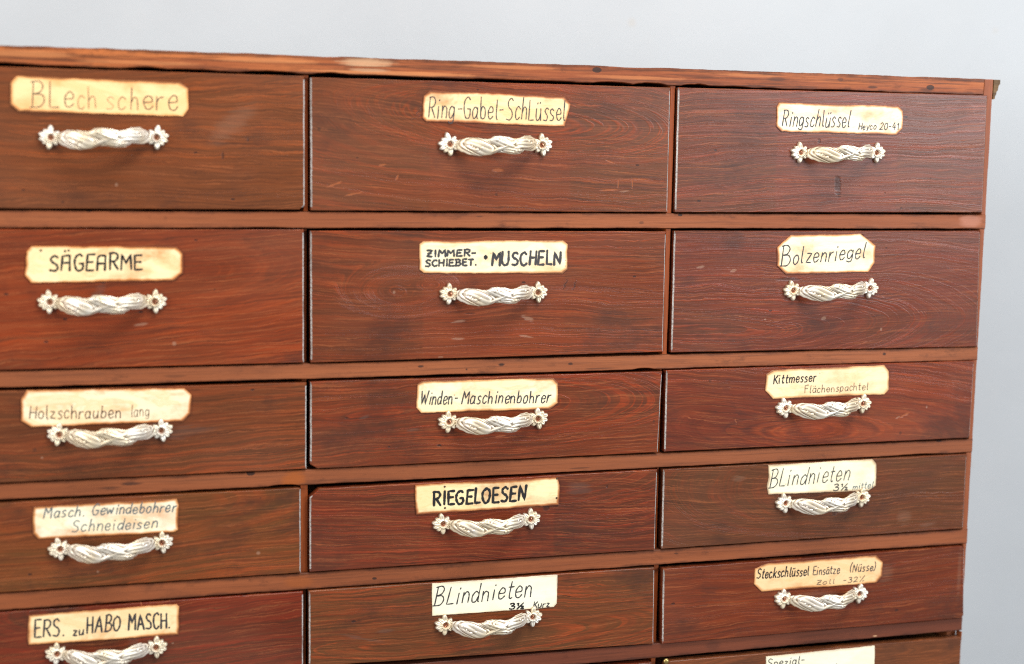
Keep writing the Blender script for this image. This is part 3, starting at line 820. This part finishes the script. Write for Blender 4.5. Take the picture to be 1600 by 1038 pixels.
# ------------------------------------------------------------------ materials
EDGE = worn_glint_edge()
METAL = metal_mat()
SCREW = simple('copper_plated_steel', (0.52, 0.23, 0.13), .32, .8)
NAIL = simple('rusty_steel', (0.10, 0.055, 0.035), .55, .6)
BRASS = simple('old_brass', (0.50, 0.36, 0.13), .35, .85)
INSIDE = wood_plain('raw_drawer_wood', 77, (0.16, 0.085, 0.04), (0.22, 0.12, 0.06), (0.07, 0.035, 0.02), .7)
PALE, DARK, ORNG = (0.62, 0.36, 0.20), (0.025, 0.012, 0.009), (0.34, 0.085, 0.014)
SPOTS = [[(-.43, .002, .05, .003, (0.60, 0.22, 0.075), .6), (-.33, -.003, .06, .002, (0.60, 0.22, 0.075), .5), (-.22, .003, .05, .0025, (0.60, 0.22, 0.075), .6), (-.10, -.005, .09, .0018, (0.60, 0.22, 0.075), .7), (.02, .004, .05, .002, (0.60, 0.22, 0.075), .5), (.14, -.002, .06, .0018, (0.60, 0.22, 0.075), .45), (.27, .004, .04, .002, (0.60, 0.22, 0.075), .4), (-.28, .006, .05, .0012, DARK, .45), (-.05, .0, .05, .001, DARK, .4), (.09, .003, .04, .001, DARK, .4), (.20, -.005, .05, .0012, DARK, .45), (.50, .002, .03, .001, DARK, .4),
          (-.126, .004, .030, .0035, PALE, .75), (-.122, -.003, .020, .002, PALE, .5), (.30, .001, .014, .0022, DARK, .6), (.41, -.004, .007, .0018, DARK, .7), (.475, -.005, .010, .0022, DARK, .6), (.372, .003, .004, .002, DARK, .5)],
         [(.15, -.002, .003, .0015, DARK, .5), (-.02, .004, .004, .001, DARK, .5), (.532, .001, .016, .0075, (0.50, 0.22, 0.15), .5)],
         [(-.076, .002, .0035, .0016, DARK, .8), (.006, .002, .0035, .0018, DARK, .9), (.078, .001, .003, .0016, DARK, .8), (-.03, -.002, .0012, .0012, DARK, .8), (.434, .002, .0025, .0016, DARK, .9), (.11, -.005, .02, .001, DARK, .5), (-.31, -.001, .012, .002, DARK, .35)],
         [(-.350, .002, .010, .0020, DARK, .7), (-.370, -.001, .012, .0012, DARK, .5), (-.200, .0, .013, .0075, ORNG, .8), (.09, -.004, .012, .001, DARK, .5)],
         [(-.195, .0, .016, .007, ORNG, .4), (.2, .003, .003, .001, DARK, .6)],
         [(.38, -.006, .003, .001, PALE, .8), (.185, .0, .01, .006, DARK, .3)]]
RAILS = [wood_plain('rail_wood', 200 + i, b, l, d, .55, grain=(i == 0), spots=SPOTS[i]) for i, (b, l, d) in enumerate([
    ((0.25, 0.072, 0.028), (0.48, 0.170, 0.062), (0.085, 0.028, 0.013)),      # top board, streaky
    ((0.235, 0.078, 0.036), (0.29, 0.103, 0.049), (0.13, 0.045, 0.024)),
    ((0.235, 0.080, 0.038), (0.30, 0.108, 0.052), (0.12, 0.044, 0.025)),
    ((0.215, 0.072, 0.034), (0.27, 0.095, 0.045), (0.11, 0.040, 0.022)),
    ((0.210, 0.068, 0.031), (0.27, 0.092, 0.043), (0.10, 0.036, 0.020)),
    ((0.120, 0.036, 0.022), (0.17, 0.052, 0.030), (0.06, 0.020, 0.013))])]
STILE = wood_plain('stile_wood', 310, (0.26, 0.085, 0.042), (0.34, 0.125, 0.062), (0.12, 0.042, 0.024), .5, vertical=True)
ORANGE = wood_plain('divider_wood', 320, (0.26, 0.062, 0.013), (0.34, 0.088, 0.020), (0.11, 0.026, 0.008), .5, vertical=True)
CARCASS = wood_plain('carcass_wood', 330, (0.10, 0.035, 0.018), (0.15, 0.055, 0.028), (0.04, 0.016, 0.010), .55)

DK, RD, LN = (0.078, 0.024, 0.0125), (0.150, 0.026, 0.009), (0.330, 0.062, 0.020)
FR = {  # each drawer front's own board: seed and grain
 'A1': dict(olive=.12, dark=(0.088, 0.029, 0.014), red=(0.130, 0.036, 0.014), line=(0.30, 0.070, 0.022), blotch=.62, z0=.10, depth=.10, bow=.3, tilt=.02, freq=190),
 'B1': dict(dark=(0.088, 0.029, 0.015), red=(0.145, 0.029, 0.013), line=(0.24, 0.046, 0.020), blotch=.55, z0=.03, depth=.035, bow=1.1, x0=.02, tilt=-.05, freq=330, patch=(-.068, .078)),
 'C1': dict(dark=(0.080, 0.027, 0.019), red=(0.130, 0.030, 0.022), line=(0.24, 0.050, 0.032), blotch=.62, z0=-.10, depth=.05, bow=.6, tilt=.03, freq=300, patch=(-.070, .075)),
 'A2': dict(dark=(0.105, 0.020, 0.009), red=(0.185, 0.031, 0.010), line=(0.34, 0.060, 0.018), blotch=.32, z0=.02, depth=.07, bow=.5, tilt=.08, freq=130, line_amt=.5),
 'B2': dict(dark=(0.082, 0.021, 0.010), red=(0.150, 0.027, 0.010), line=(0.27, 0.048, 0.018), blotch=.45, z0=.09, depth=.05, bow=.4, tilt=-.02, freq=290, knots=((-.092, .005, .013), (-.064, .010, .007)), patch=(-.073, .074)),
 'C2': dict(dark=(0.078, 0.020, 0.014), red=(0.118, 0.023, 0.014), line=(0.24, 0.042, 0.024), blotch=.5, z0=-.035, depth=.012, bow=1.0, x0=-.17, tilt=.02, freq=360, line_amt=.9, patch=(-.067, .046)),
 'A3': dict(olive=.2, dark=(0.078, 0.026, 0.013), red=(0.145, 0.030, 0.011), line=(0.30, 0.056, 0.018), blotch=.6, z0=.06, depth=.06, bow=.4, tilt=.02, freq=170, line_amt=.55),
 'B3': dict(dark=(0.070, 0.019, 0.010), red=(0.160, 0.026, 0.009), line=(0.31, 0.042, 0.014), blotch=.5, z0=.012, depth=.012, bow=.7, x0=-.14, tilt=.0, freq=210, line_amt=.8),
 'C3': dict(dark=(0.066, 0.014, 0.011), red=(0.165, 0.026, 0.010), line=(0.32, 0.060, 0.022), blotch=.42, z0=-.03, depth=.03, bow=.9, tilt=-.09, freq=170),
 'A4': dict(dark=(0.085, 0.034, 0.014), red=(0.185, 0.034, 0.011), line=(0.32, 0.062, 0.020), blotch=.7, z0=.03, depth=.04, bow=.8, tilt=.04, freq=150, line_amt=.6, olive=.35),
 'B4': dict(dark=(0.060, 0.016, 0.011), red=(0.125, 0.019, 0.008), line=(0.28, 0.042, 0.020), blotch=.55, z0=.05, depth=.02, bow=.8, x0=-.12, tilt=-.03, freq=220, line_amt=.85, patch=(-.073, .071)),
 'C4': dict(dark=(0.070, 0.026, 0.015), red=(0.100, 0.026, 0.016), line=(0.20, 0.040, 0.022), blotch=.7, z0=.02, depth=.018, bow=1.2, x0=.13, tilt=0, freq=300, line_amt=.6, olive=.6),
 'A5': dict(dark=(0.050, 0.011, 0.006), red=(0.140, 0.015, 0.006), line=(0.24, 0.022, 0.010), blotch=.35, z0=.045, depth=.03, bow=.8, x0=.1, tilt=.04, freq=130, line_amt=.7),
 'B5': dict(dark=(0.078, 0.031, 0.015), red=(0.135, 0.026, 0.011), line=(0.30, 0.050, 0.018), blotch=.55, z0=-.02, depth=.02, bow=.5, x0=-.06, tilt=.0, freq=230, line_amt=.95, olive=.6),
 'C5': dict(dark=(0.075, 0.016, 0.009), red=(0.125, 0.021, 0.008), line=(0.20, 0.034, 0.012), blotch=.35, z0=.10, depth=.1, bow=.3, tilt=.02, freq=200, line_amt=.4, olive=.1),
 'C6': dict(dark=(0.085, 0.030, 0.016), red=(0.130, 0.036, 0.018), line=(0.26, 0.072, 0.032), blotch=.6, z0=.04, depth=.012, bow=1.0, tilt=0, freq=260),
}
MARKS = {  # scuffs, dents and scratches: x, z, half length, half width, angle, kind
 'B1': [(0.117, -0.04, 0.01, 0.0007, 2, 'orange'), (0.127, -0.034, 0.0006, 0.005, 0, 'orange'), (0.142, -0.033, 0.0006, 0.006, 4, 'orange'), (0.151, -0.029, 0.009, 0.0006, -4, 'orange'), (0.134, -0.041, 0.006, 0.0006, 3, 'pale'), (-0.158, -0.037, 0.008, 0.0012, 22, 'orange'), (-0.14, -0.046, 0.01, 0.001, 14, 'orange'), (-0.112, -0.018, 0.004, 0.0012, 10, 'orange'), (-0.098, -0.03, 0.003, 0.001, 60, 'orange'), (0.002, -0.022, 0.006, 0.0014, 0, 'orange'), (0.118, -0.012, 0.006, 0.0007, -20, 'orange'), (-0.078, 0.03, 0.0007, 0.012, -30, 'dark')],
 'B2': [(-0.036, -0.026, 0.008, 0.0013, 8, 'pale'), (0.035, -0.024, 0.007, 0.0022, -20, 'pale'), (-0.036, -0.043, 0.007, 0.0009, 0, 'pale'), (0.034, -0.042, 0.008, 0.001, -8, 'pale'), (-0.024, -0.018, 0.006, 0.0009, 0, 'dark'), (0.074, 0.01, 0.0008, 0.006, -30, 'dark'), (0.083, 0.008, 0.0008, 0.006, -30, 'dark'), (-0.1, 0.003, 0.0013, 0.002, 0, 'pale')],
 'C2': [(-0.075, -0.029, 0.0014, 0.0012, 0, 'pale'), (-0.007, -0.029, 0.003, 0.002, 20, 'pale'), (0.062, -0.042, 0.0012, 0.002, 0, 'pale'), (-0.15, 0.026, 0.005, 0.0014, 10, 'pale'), (-0.113, 0.022, 0.004, 0.0013, 10, 'pale'), (0.034, 0.058, 0.0018, 0.0022, 0, 'dark'), (-0.05, 0.012, 0.016, 0.002, 0, 'dark')],
 'A2': [(0.016, -0.006, 0.01, 0.0016, 6, 'pale'), (0.03, -0.024, 0.007, 0.0013, 8, 'pale'), (0.04, 0.034, 0.006, 0.0012, 12, 'pale'), (-0.01, 0.0, 0.02, 0.005, 60, 'smudge'), (-0.142, 0.016, 0.01, 0.013, 0, 'smudge'), (0.06, -0.042, 0.002, 0.002, 0, 'pale')],
 'A1': [(0.115, 0.018, 0.03, 0.01, 40, 'haze'), (0.01, -0.04, 0.0014, 0.0014, 0, 'pale'), (0.105, -0.012, 0.0012, 0.003, 0, 'dark'), (0.128, 0.002, 0.001, 0.002, 0, 'dark')],
 'C1': [(0.004, -0.035, 0.004, 0.01, 10, 'dark'), (-0.02, 0.011, 0.002, 0.003, 0, 'dark'), (-0.03, 0.04, 0.002, 0.004, 0, 'dark'), (0.015, 0.048, 0.006, 0.001, 0, 'dark'), (0.06, -0.042, 0.0012, 0.001, 0, 'dark')],
 'C3': [(0.098, -0.014, 0.007, 0.0011, 22, 'orange'), (0.09, -0.016, 0.003, 0.0008, 22, 'pale'), (0.07, 0.02, 0.0012, 0.0012, 0, 'pale'), (-0.014, -0.012, 0.007, 0.0018, 6, 'smudge'), (-0.102, -0.014, 0.0007, 0.003, 20, 'orange'), (0.125, -0.006, 0.0012, 0.001, 0, 'pale')],
 'C4': [(0.02, -0.014, 0.004, 0.003, 30, 'dark'), (-0.095, 0.028, 0.009, 0.003, 0, 'haze'), (0.105, -0.024, 0.01, 0.008, 0, 'haze'), (0.135, -0.034, 0.012, 0.003, 4, 'haze')],
 'C5': [(0.08, 0.018, 0.012, 0.01, 0, 'haze'), (0.0, 0.0, 0.03, 0.004, 0, 'haze'), (0.174, 0.01, 0.003, 0.03, 0, 'haze')],
 'B3': [(-0.08, -0.008, 0.007, 0.0022, 8, 'smudge'), (-0.128, 0.006, 0.006, 0.002, 20, 'smudge'), (0.061, 0.024, 0.003, 0.0035, 0, 'dark'), (0.01, -0.018, 0.006, 0.0008, 4, 'orange'), (-0.145, 0.006, 0.002, 0.001, 0, 'dark')],
 'A3': [(-0.008, 0.014, 0.004, 0.0016, 30, 'pale'), (0.06, -0.002, 0.04, 0.006, 2, 'smudge'), (-0.06, -0.02, 0.0012, 0.0012, 0, 'pale')],
 'A4': [(0.042, 0.024, 0.012, 0.0012, 14, 'smudge'), (0.038, 0.031, 0.01, 0.001, 0, 'dark'), (0.138, -0.019, 0.0022, 0.0022, 0, 'pale'), (-0.01, -0.028, 0.0012, 0.0012, 0, 'pale')],
 'B4': [(0.095, 0.026, 0.016, 0.007, 0, 'smudge'), (0.06, 0.01, 0.004, 0.003, 20, 'dark'), (0.125, 0.028, 0.0013, 0.0013, 0, 'dark'), (0.02, -0.018, 0.006, 0.0009, 0, 'orange')],
 'A5': [(0.02, 0.01, 0.006, 0.016, 0, 'smudge'), (0.028, 0.034, 0.0008, 0.006, 10, 'orange'), (0.056, -0.002, 0.0012, 0.0012, 0, 'pale')],
 'B5': [(-0.128, -0.012, 0.024, 0.0016, -14, 'smudge'), (-0.105, -0.006, 0.01, 0.003, 0, 'smudge'), (0.06, 0.016, 0.02, 0.0012, 5, 'orange')],
}
CARD = {  # light, tan, edge, amount of browning
 'A1': ((0.90, 0.66, 0.34), (0.84, 0.50, 0.20), (0.75, 0.32, 0.09), .75), 'B1': ((0.90, 0.70, 0.40), (0.80, 0.50, 0.20), (0.50, 0.18, 0.05), .95),
 'C1': ((0.90, 0.80, 0.60), (0.86, 0.66, 0.38), (0.62, 0.26, 0.08), .95), 'A2': ((0.92, 0.76, 0.45), (0.88, 0.62, 0.30), (0.62, 0.24, 0.06), .95),
 'B2': ((0.90, 0.83, 0.60), (0.88, 0.72, 0.42), (0.75, 0.38, 0.14), .8), 'C2': ((0.92, 0.85, 0.62), (0.90, 0.74, 0.42), (0.66, 0.28, 0.08), .9),
 'A3': ((0.92, 0.78, 0.54), (0.86, 0.58, 0.28), (0.60, 0.24, 0.07), 1.0), 'B3': ((0.92, 0.84, 0.58), (0.88, 0.68, 0.36), (0.72, 0.36, 0.13), .85),
 'C3': ((0.92, 0.76, 0.48), (0.88, 0.62, 0.32), (0.70, 0.36, 0.13), .75), 'A4': ((0.92, 0.86, 0.66), (0.90, 0.72, 0.42), (0.60, 0.24, 0.06), .85),
 'B4': ((0.90, 0.76, 0.44), (0.84, 0.56, 0.24), (0.46, 0.17, 0.05), 1.0), 'C4': ((0.90, 0.88, 0.68), (0.90, 0.80, 0.54), (0.66, 0.44, 0.20), .45),
 'A5': ((0.90, 0.72, 0.42), (0.84, 0.56, 0.26), (0.66, 0.30, 0.10), .85), 'B5': ((0.89, 0.87, 0.70), (0.88, 0.80, 0.56), (0.76, 0.60, 0.34), .25),
 'C5': ((0.88, 0.62, 0.34), (0.82, 0.50, 0.22), (0.60, 0.27, 0.09), .85), 'C6': ((0.90, 0.88, 0.72), (0.88, 0.80, 0.56), (0.76, 0.60, 0.34), .25)}
SAYS = {'A1': 'Blechschere', 'B1': 'Ring-Gabel-Schlüssel', 'C1': 'Ringschlüssel', 'A2': 'Sägearme', 'B2': 'Zimmer-Schiebet. Muscheln', 'C2': 'Bolzenriegel', 'A3': 'Holzschrauben lang',
        'B3': 'Winden-Maschinenbohrer', 'C3': 'Kittmesser', 'A4': 'Masch. Gewindebohrer Schneideisen', 'B4': 'Riegeloesen', 'C4': 'Blindnieten mittel', 'A5': 'Ers. zu Habo Masch.', 'B5': 'Blindnieten kurz',
        'C5': 'Steckschlüssel Einsätze', 'C6': 'Spezial-'}

# ------------------------------------------------------------------ the setting: the painted wall behind
g = NT('painted_plaster')
co = g.coord()
n = g.noise(g.vec(co, (2.2, 2, 2.2)), 1, 4, .6)
n2 = g.noise(g.vec(co, (26, 26, 26)), 1, 4, .6)
c = g.mix(g.smooth(n, .3, .7), (0.490, 0.515, 0.540), (0.455, 0.478, 0.502))
c = g.mix(g.smooth(n2, .45, .8, 0, .2), c, (0.50, 0.51, 0.52))
st = specks(g, co, 4.4, 16, .16, .13)
c = g.mix(g.m('MULTIPLY', st, .4), c, (0.47, 0.44, 0.40))
g.put(g.p.inputs['Base Color'], c); g.p.inputs['Roughness'].default_value = .8
g.bump(n2, .3, .002)
WALL = g.mat
me = mesh('wall', [(x, y, z) for y in (.52, .62) for z in (-1.3, 1.7) for x in (-2.2, 3.6)],
          [[0, 1, 3, 2], [4, 6, 7, 5], [0, 2, 6, 4], [1, 5, 7, 3], [2, 3, 7, 6], [0, 4, 5, 1]])
w = link('wall', me, WALL); w['kind'] = 'structure'
w['label'] = 'pale blue-grey painted wall behind the chest of drawers'

BOARDS['A6'] = [(-367, -590.5), (-7.0, -592.5), (-7.0, -700), (-367, -700)]
BOARDS['B6'] = [(-1.0, -592.3), (359.5, -594.6), (359.5, -700), (-1.0, -700)]
HANDLES['A6'] = [(-235.8, -645.0), (-145.2, -645.3)]
HANDLES['B6'] = [(135.0, -646.0), (225.6, -645.5)]
FR['A6'], FR['B6'] = FR['A3'], FR['B4']
# ------------------------------------------------------------------ the chest of drawers
chest = bpy.data.objects.new('chest_of_drawers', None)
COL.objects.link(chest)
chest['label'] = 'red-brown wooden chest of small drawers with hand-lettered cards and silvery handles'
chest['category'] = 'chest of drawers'
FY = 0.0022                                    # face of the frame behind the drawer faces
XL, XR, ZB, ZT = -372.5, 734.4, -716.0, 19.2
def piece(name, poly, mat, y=FY, thick=.02, bevel=.7, seed=0, wander=.35, **kw):
    cx = sum(p[0] for p in poly) / len(poly); cz = sum(p[1] for p in poly) / len(poly)
    me = board(name, [(a - cx, b - cz) for a, b in poly], thick, bevel, seed, wander, **{k: v for k, v in kw.items() if k != 'bites'},
               bites=[(a - cx, b - cx, q - cz, d) for a, b, q, d in kw.get('bites', ())])
    return link(name, me, mat, chest, (cx * MM, y, cz * MM))

piece('top_board', rectp(XL + 6, 723.0, 2.4, ZT), RAILS[0], thick=.40, seed=3, wander=.55, bevel=.8,
      bites=[(-300, -238, 2.4, 1.7), (-170, -132, 2.4, 2.2), (-130, -86, 2.4, 1.4), (-64, -12, 2.4, 2.6), (2, 36, 2.4, 2.6), (34, 120, 2.4, .9), (150, 260, 2.4, .8),
             (280, 320, 2.4, 1.6), (322, 357, 2.4, 2.6), (373, 402, 2.4, 2.9), (396, 450, 2.4, 1.0), (520, 590, 2.4, .9), (-40, 30, ZT, .5), (300, 340, ZT, .5)])
RZ = [(-140.5, -125.4), (-284.0, -269.6), (-386.9, -372.2), (-490.1, -474.1), (-592.0, -575.9)]
for i, (a, b) in enumerate(RZ):
    poly = [(XL + 6, b), (XR, b), (XR, a), (XL + 6, a)]
    if i == 4: poly = [(XL + 6, -572.5), (365, -575.2), (XR, -575.9), (XR, -590.0), (365, -590.6), (XL + 6, -588)]
    bt = {1: [(330, 352, a, 1.6), (100, 160, a, .6)], 2: [(-40, -12, a, 1.4), (640, 700, a, 1.2)], 3: [(540, 640, a, .9)], 0: [(-60, -20, a, .8)], 4: [(380, 600, a, 1.0)]}[i]
    piece('rail', poly, RAILS[i + 1], thick=.40, seed=20 + i, wander=.38, bites=bt)
# upright pieces between the rails at the right end, and the sides of the carcass
LEV = [ZT] + [q for r in RZ for q in (r[1], r[0])] + [ZB + 14]
rights = ['C1', 'C2', 'C3', 'C4', 'C5', 'C6']
for i in range(6):
    zt, zb = LEV[2 * i], LEV[2 * i + 1]
    d = BOARDS[rights[i]]
    xa, xb = d[1][0] + 1.0, min(d[2][0], 732.4) + 1.0
    poly = [(xa, zt), (XR - .3, zt), (XR - .3, zb), (xb, zb)]
    if i == 0: poly = [(723.3, zt), (XR - .3, zt), (XR - .3, zb), (xb, zb), (xa, 2.0), (723.3, 2.0)]
    piece('stile', poly, STILE, y=FY + .0006, thick=.010, bevel=.5, seed=40 + i, wander=.3)
piece('side_panel', rectp(722.6, XR - .6, ZB, ZT - .3), STILE, y=.0132, thick=.4, bevel=.6, seed=51)
piece('side_panel', rectp(XL, XL + 14, ZB, ZT - .3), STILE, y=FY, thick=.41, bevel=.6, seed=52)
piece('base_board', rectp(XL + 14.2, 722.4, ZB, ZB + 14), RAILS[4], y=FY, thick=.40, seed=53)
piece('back_panel', rectp(XL, XR - .6, ZB, ZT - .3), CARCASS, y=.4145, thick=.008, seed=54)
# partitions
for i in range(6):
    zt, zb = (1.9 if i == 0 else LEV[2 * i] - .3), LEV[2 * i + 1] + .3
    ya = {0: .0075, 3: .006}.get(i, .0145)
    piece('divider', rectp(-5.9 if i != 3 else -8.8, -2.0, zb, zt), ORANGE, y=ya, thick=.36, bevel=.3, seed=60 + i, wander=.2)
    piece('divider', rectp(361.9, 366.9 if i not in (2, 3) else 363.9, zb, zt), ORANGE, y=(.0045 if i < 2 else .0085), thick=.37, bevel=.3, seed=70 + i, wander=.25)
# moulding along the top of the right side
prof = [(0, 17.8), (7.6, 17.8), (7.8, 13.4), (6.2, 12.0), (5.6, 8.8), (5.2, 6.2), (3.8, 5.2), (3.6, 2.2), (2.4, 0.6), (2.0, -2.6), (0, -3.0)]
V = []; n = len(prof)
for y in (.001, .41):
    for (a, b) in prof: V.append((a * MM, y, b * MM))
F = [list(range(n)), [n + i for i in range(n - 1, -1, -1)]] + [[i, n + i, n + (i + 1) % n, (i + 1) % n] for i in range(n)]
me = mesh('moulding', V, F)
bm = bmesh.new(); bm.from_mesh(me); bmesh.ops.recalc_face_normals(bm, faces=bm.faces); bm.to_mesh(me); bm.free()
link('moulding', me, wood_plain('moulding_wood', 350, (0.10, 0.062, 0.028), (0.17, 0.11, 0.05), (0.03, 0.018, 0.010), .55), chest, ((XR + .2) * MM, .001, 1.2 * MM))

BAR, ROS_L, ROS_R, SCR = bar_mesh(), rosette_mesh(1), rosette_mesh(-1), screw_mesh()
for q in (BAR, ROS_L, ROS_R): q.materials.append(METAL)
SCR.materials.append(SCREW)

def corner_cut(q, cuts):
    """q: four corners from top left clockwise; cuts: {corner index: (along x, along z)}"""
    out = []
    for i, (x, z) in enumerate(q):
        if i in cuts:
            a, b = cuts[i]
            sx = 1 if i in (0, 3) else -1; sz = -1 if i in (0, 1) else 1
            p1, p2 = (x, z + sz * b), (x + sx * a, z)
            out += [p1, p2] if i in (0, 2) else [p2, p1]
        else: out.append((x, z))
    return out
CUTS = {'A1': {2: (5, 4)}, 'B3': {3: (7, 4.5)}, 'B4': {0: (9.5, 8)}, 'C2': {1: (1.5, 2)}, 'B3r': {}, 'C5': {1: (3, 4), 2: (3, 3)}, 'C3': {2: (3, 2.5)}, 'C6': {0: (4, 3)}, 'A4': {1: (1.5, 1)}, 'B1': {0: (1, 1)}}
PROUD = {'C5': -.0015, 'A5': .0006, 'B4': -.0004, 'C3': -.0006, 'A2': .0005}

def ring_card(name, poly, seed, thick):
    rnd = random.Random(seed)
    pts = dens(poly, 1.6); n = len(pts)
    a1, a2 = smooth_noise(rnd, n, 3.5), smooth_noise(rnd, n, 1.2)
    out = []; nor = []
    for i in range(n):
        a, b = pts[i - 2], pts[(i + 2) % n]
        tx, tz = b[0] - a[0], b[1] - a[1]; l_ = math.hypot(tx, tz) or 1
        nx, nz_ = -tz / l_, tx / l_
        w_ = .22 * a1[i] + .12 * a2[i]
        out.append((pts[i][0] + nx * w_, pts[i][1] + nz_ * w_)); nor.append((nx, nz_))
    hw_ = max(abs(p_[0]) for p_ in out); hh_ = max(abs(p_[1]) for p_ in out)
    V, R, F = [], [], []
    rings = [(0, thick, 0), (0, .25 * thick, 0), (.25, 0.0, .04), (.9, 0.0, .25), (1.8, 0.0, .55), (3.2, 0, 1.0)]
    for (ins, y, rv) in rings:
        for (x, z), (nx, nz_) in zip(out, nor):
            V.append((x * (1 - ins / hw_) * MM, y * MM, z * (1 - ins / hh_) * MM)); R.append(rv)
    for k in range(len(rings) - 1):
        for i in range(n):
            j = (i + 1) % n
            F.append([k * n + i, (k + 1) * n + i, (k + 1) * n + j, k * n + j])
    F.append([(len(rings) - 1) * n + i for i in range(n)])
    F.append([i for i in range(n - 1, -1, -1)])
    me = mesh(name, V, F)
    at = me.attributes.new('rim', 'FLOAT', 'POINT'); at.data.foreach_set('value', R)
    bm = bmesh.new(); bm.from_mesh(me); bmesh.ops.recalc_face_normals(bm, faces=bm.faces); bm.to_mesh(me); bm.free()
    return me

for si, key in enumerate(sorted(BOARDS)):
    q = BOARDS[key]
    cx = sum(p[0] for p in q) / 4; cz = sum(p[1] for p in q) / 4
    poly = corner_cut([(a - cx, b - cz) for a, b in q], CUTS.get(key, {}))
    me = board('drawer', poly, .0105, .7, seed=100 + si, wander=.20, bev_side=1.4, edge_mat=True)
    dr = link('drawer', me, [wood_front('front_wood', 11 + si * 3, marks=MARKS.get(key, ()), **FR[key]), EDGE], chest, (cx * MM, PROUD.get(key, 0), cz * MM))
    dr['label'] = 'drawer with a card lettered %s' % SAYS[key] if key in SAYS else 'drawer of the bottom row, its card out of view'
    # the box behind the front
    x0, x1, z0, z1 = q[3][0] + 4 - cx, q[2][0] - 7 - cx, q[3][1] + 6 - cz, q[0][1] - 8 - cz
    bm = bmesh.new()
    def bx(a0, a1, b0, b1, c0, c1):
        r_ = bmesh.ops.create_cube(bm, size=1)
        for v in r_['verts']:
            v.co = ((a0 if v.co.x < 0 else a1) * MM, (b0 if v.co.y < 0 else b1) * MM, (c0 if v.co.z < 0 else c1) * MM)
    bx(x0, x0 + 8, 13.2, 380, z0, z1); bx(x1 - 8, x1, 13.2, 380, z0, z1)
    bx(x0 + 8.1, x1 - 8.1, 372, 380, z0, z1); bx(x0 + 8.1, x1 - 8.1, 13.2, 371.9, z0, z0 + 5); bx(x0 + 8.1, x1 - 8.1, 13.2, 22, z0 + 5.1, z1)
    bme = bpy.data.meshes.new('drawer_box'); bm.to_mesh(bme); bm.free()
    link('drawer_box', bme, INSIDE, dr, (0, 0, 0))
    # card with its writing
    cp = CARDS.get(key, ((0, 0),))
    if key in CARDS:
        ox = sum(p[0] for p in cp) / len(cp); oz = sum(p[1] for p in cp) / len(cp)
        th = {'B4': 1.5, 'A2': 1.3, 'A3': 1.2, 'A1': 1.2}.get(key, .9)
        cme = ring_card('name_card', [(a - ox, b - oz) for a, b in cp], 300 + si, th)
        card = link('name_card', cme, card_mat('varnished_card', 500 + si, *CARD[key]), dr, ((ox - cx) * MM, -(th + .05) * MM, (oz - cz) * MM))
        V, F, MI, mats = [], [], [], []
        lift = .05
        rnd = random.Random(700 + si)
        for wd in WORDS[key]:
            v, f, lift = word_mesh(wd, rnd, ox, oz, lift)
            mt = ink_mat(wd[6], wd[7])
            if mt not in mats: mats.append(mt)
            F += [[i + len(V) for i in ff] for ff in f]; V += v
            MI += [mats.index(mt)] * len(f)
        tme = mesh('lettering', V, F, mi=MI)
        link('lettering', tme, mats, dr, ((ox - cx) * MM, -(th + .05) * MM, (oz - cz) * MM))
        if key in ('B4', 'C1', 'A2'):
            pts = {'B4': [(132.2, -394.5), (276.5, -392), (132.8, -416), (276.6, -412)], 'C1': [(482, -12), (611, -12.5), (481, -36)], 'A2': [(-243.0, -160.5)]}[key]
            for (nx, nz_) in pts:
                if key == 'B4': xx = min(max(nx, cp[0][0] + 2.5), cp[2][0] - 3.2); nx = xx
                bmn = bmesh.new(); bmesh.ops.create_uvsphere(bmn, u_segments=12, v_segments=6, radius=.0011)
                for v in bmn.verts: v.co.y *= .5
                nme = bpy.data.meshes.new('nail'); bmn.to_mesh(nme); bmn.free()
                link('nail', nme, NAIL, dr, ((nx - cx) * MM, -(th + .1) * MM if key != 'C1' else -.0001, (nz_ - cz) * MM))
    # handle
    (ax, az), (bx_, bz) = HANDLES[key]
    sc = math.hypot(bx_ - ax, bz - az) / 90.6
    ang = -math.atan2(bz - az, bx_ - ax)
    hx, hz = (ax + bx_) / 2, (az + bz) / 2
    rnd = random.Random(900 + si)
    def put(name, me, lx, ly, rot, s=sc):
        o = link(name, me, None, dr)
        o.location = ((hx - cx + lx * math.cos(-ang) * sc) * MM, ly * MM, (hz - cz + lx * math.sin(-ang) * sc) * MM)
        o.rotation_euler = (0, rot, 0); o.scale = (s, s, s)
        return o
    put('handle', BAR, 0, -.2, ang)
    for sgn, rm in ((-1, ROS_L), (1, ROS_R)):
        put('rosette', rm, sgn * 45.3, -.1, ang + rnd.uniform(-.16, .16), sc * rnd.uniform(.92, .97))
        put('screw', SCR, sgn * 45.3, -1.4, rnd.uniform(0, 3.1))

# brass pin at the corner of the lowest drawer
bm = bmesh.new(); bmesh.ops.create_uvsphere(bm, u_segments=16, v_segments=10, radius=.0032)
for v in bm.verts: v.co.y *= .7
for f in bm.faces: f.smooth = True
me = bpy.data.meshes.new('pin'); bm.to_mesh(me); bm.free()
link('pin', me, BRASS, chest, (.3755, .0002, -.5945))
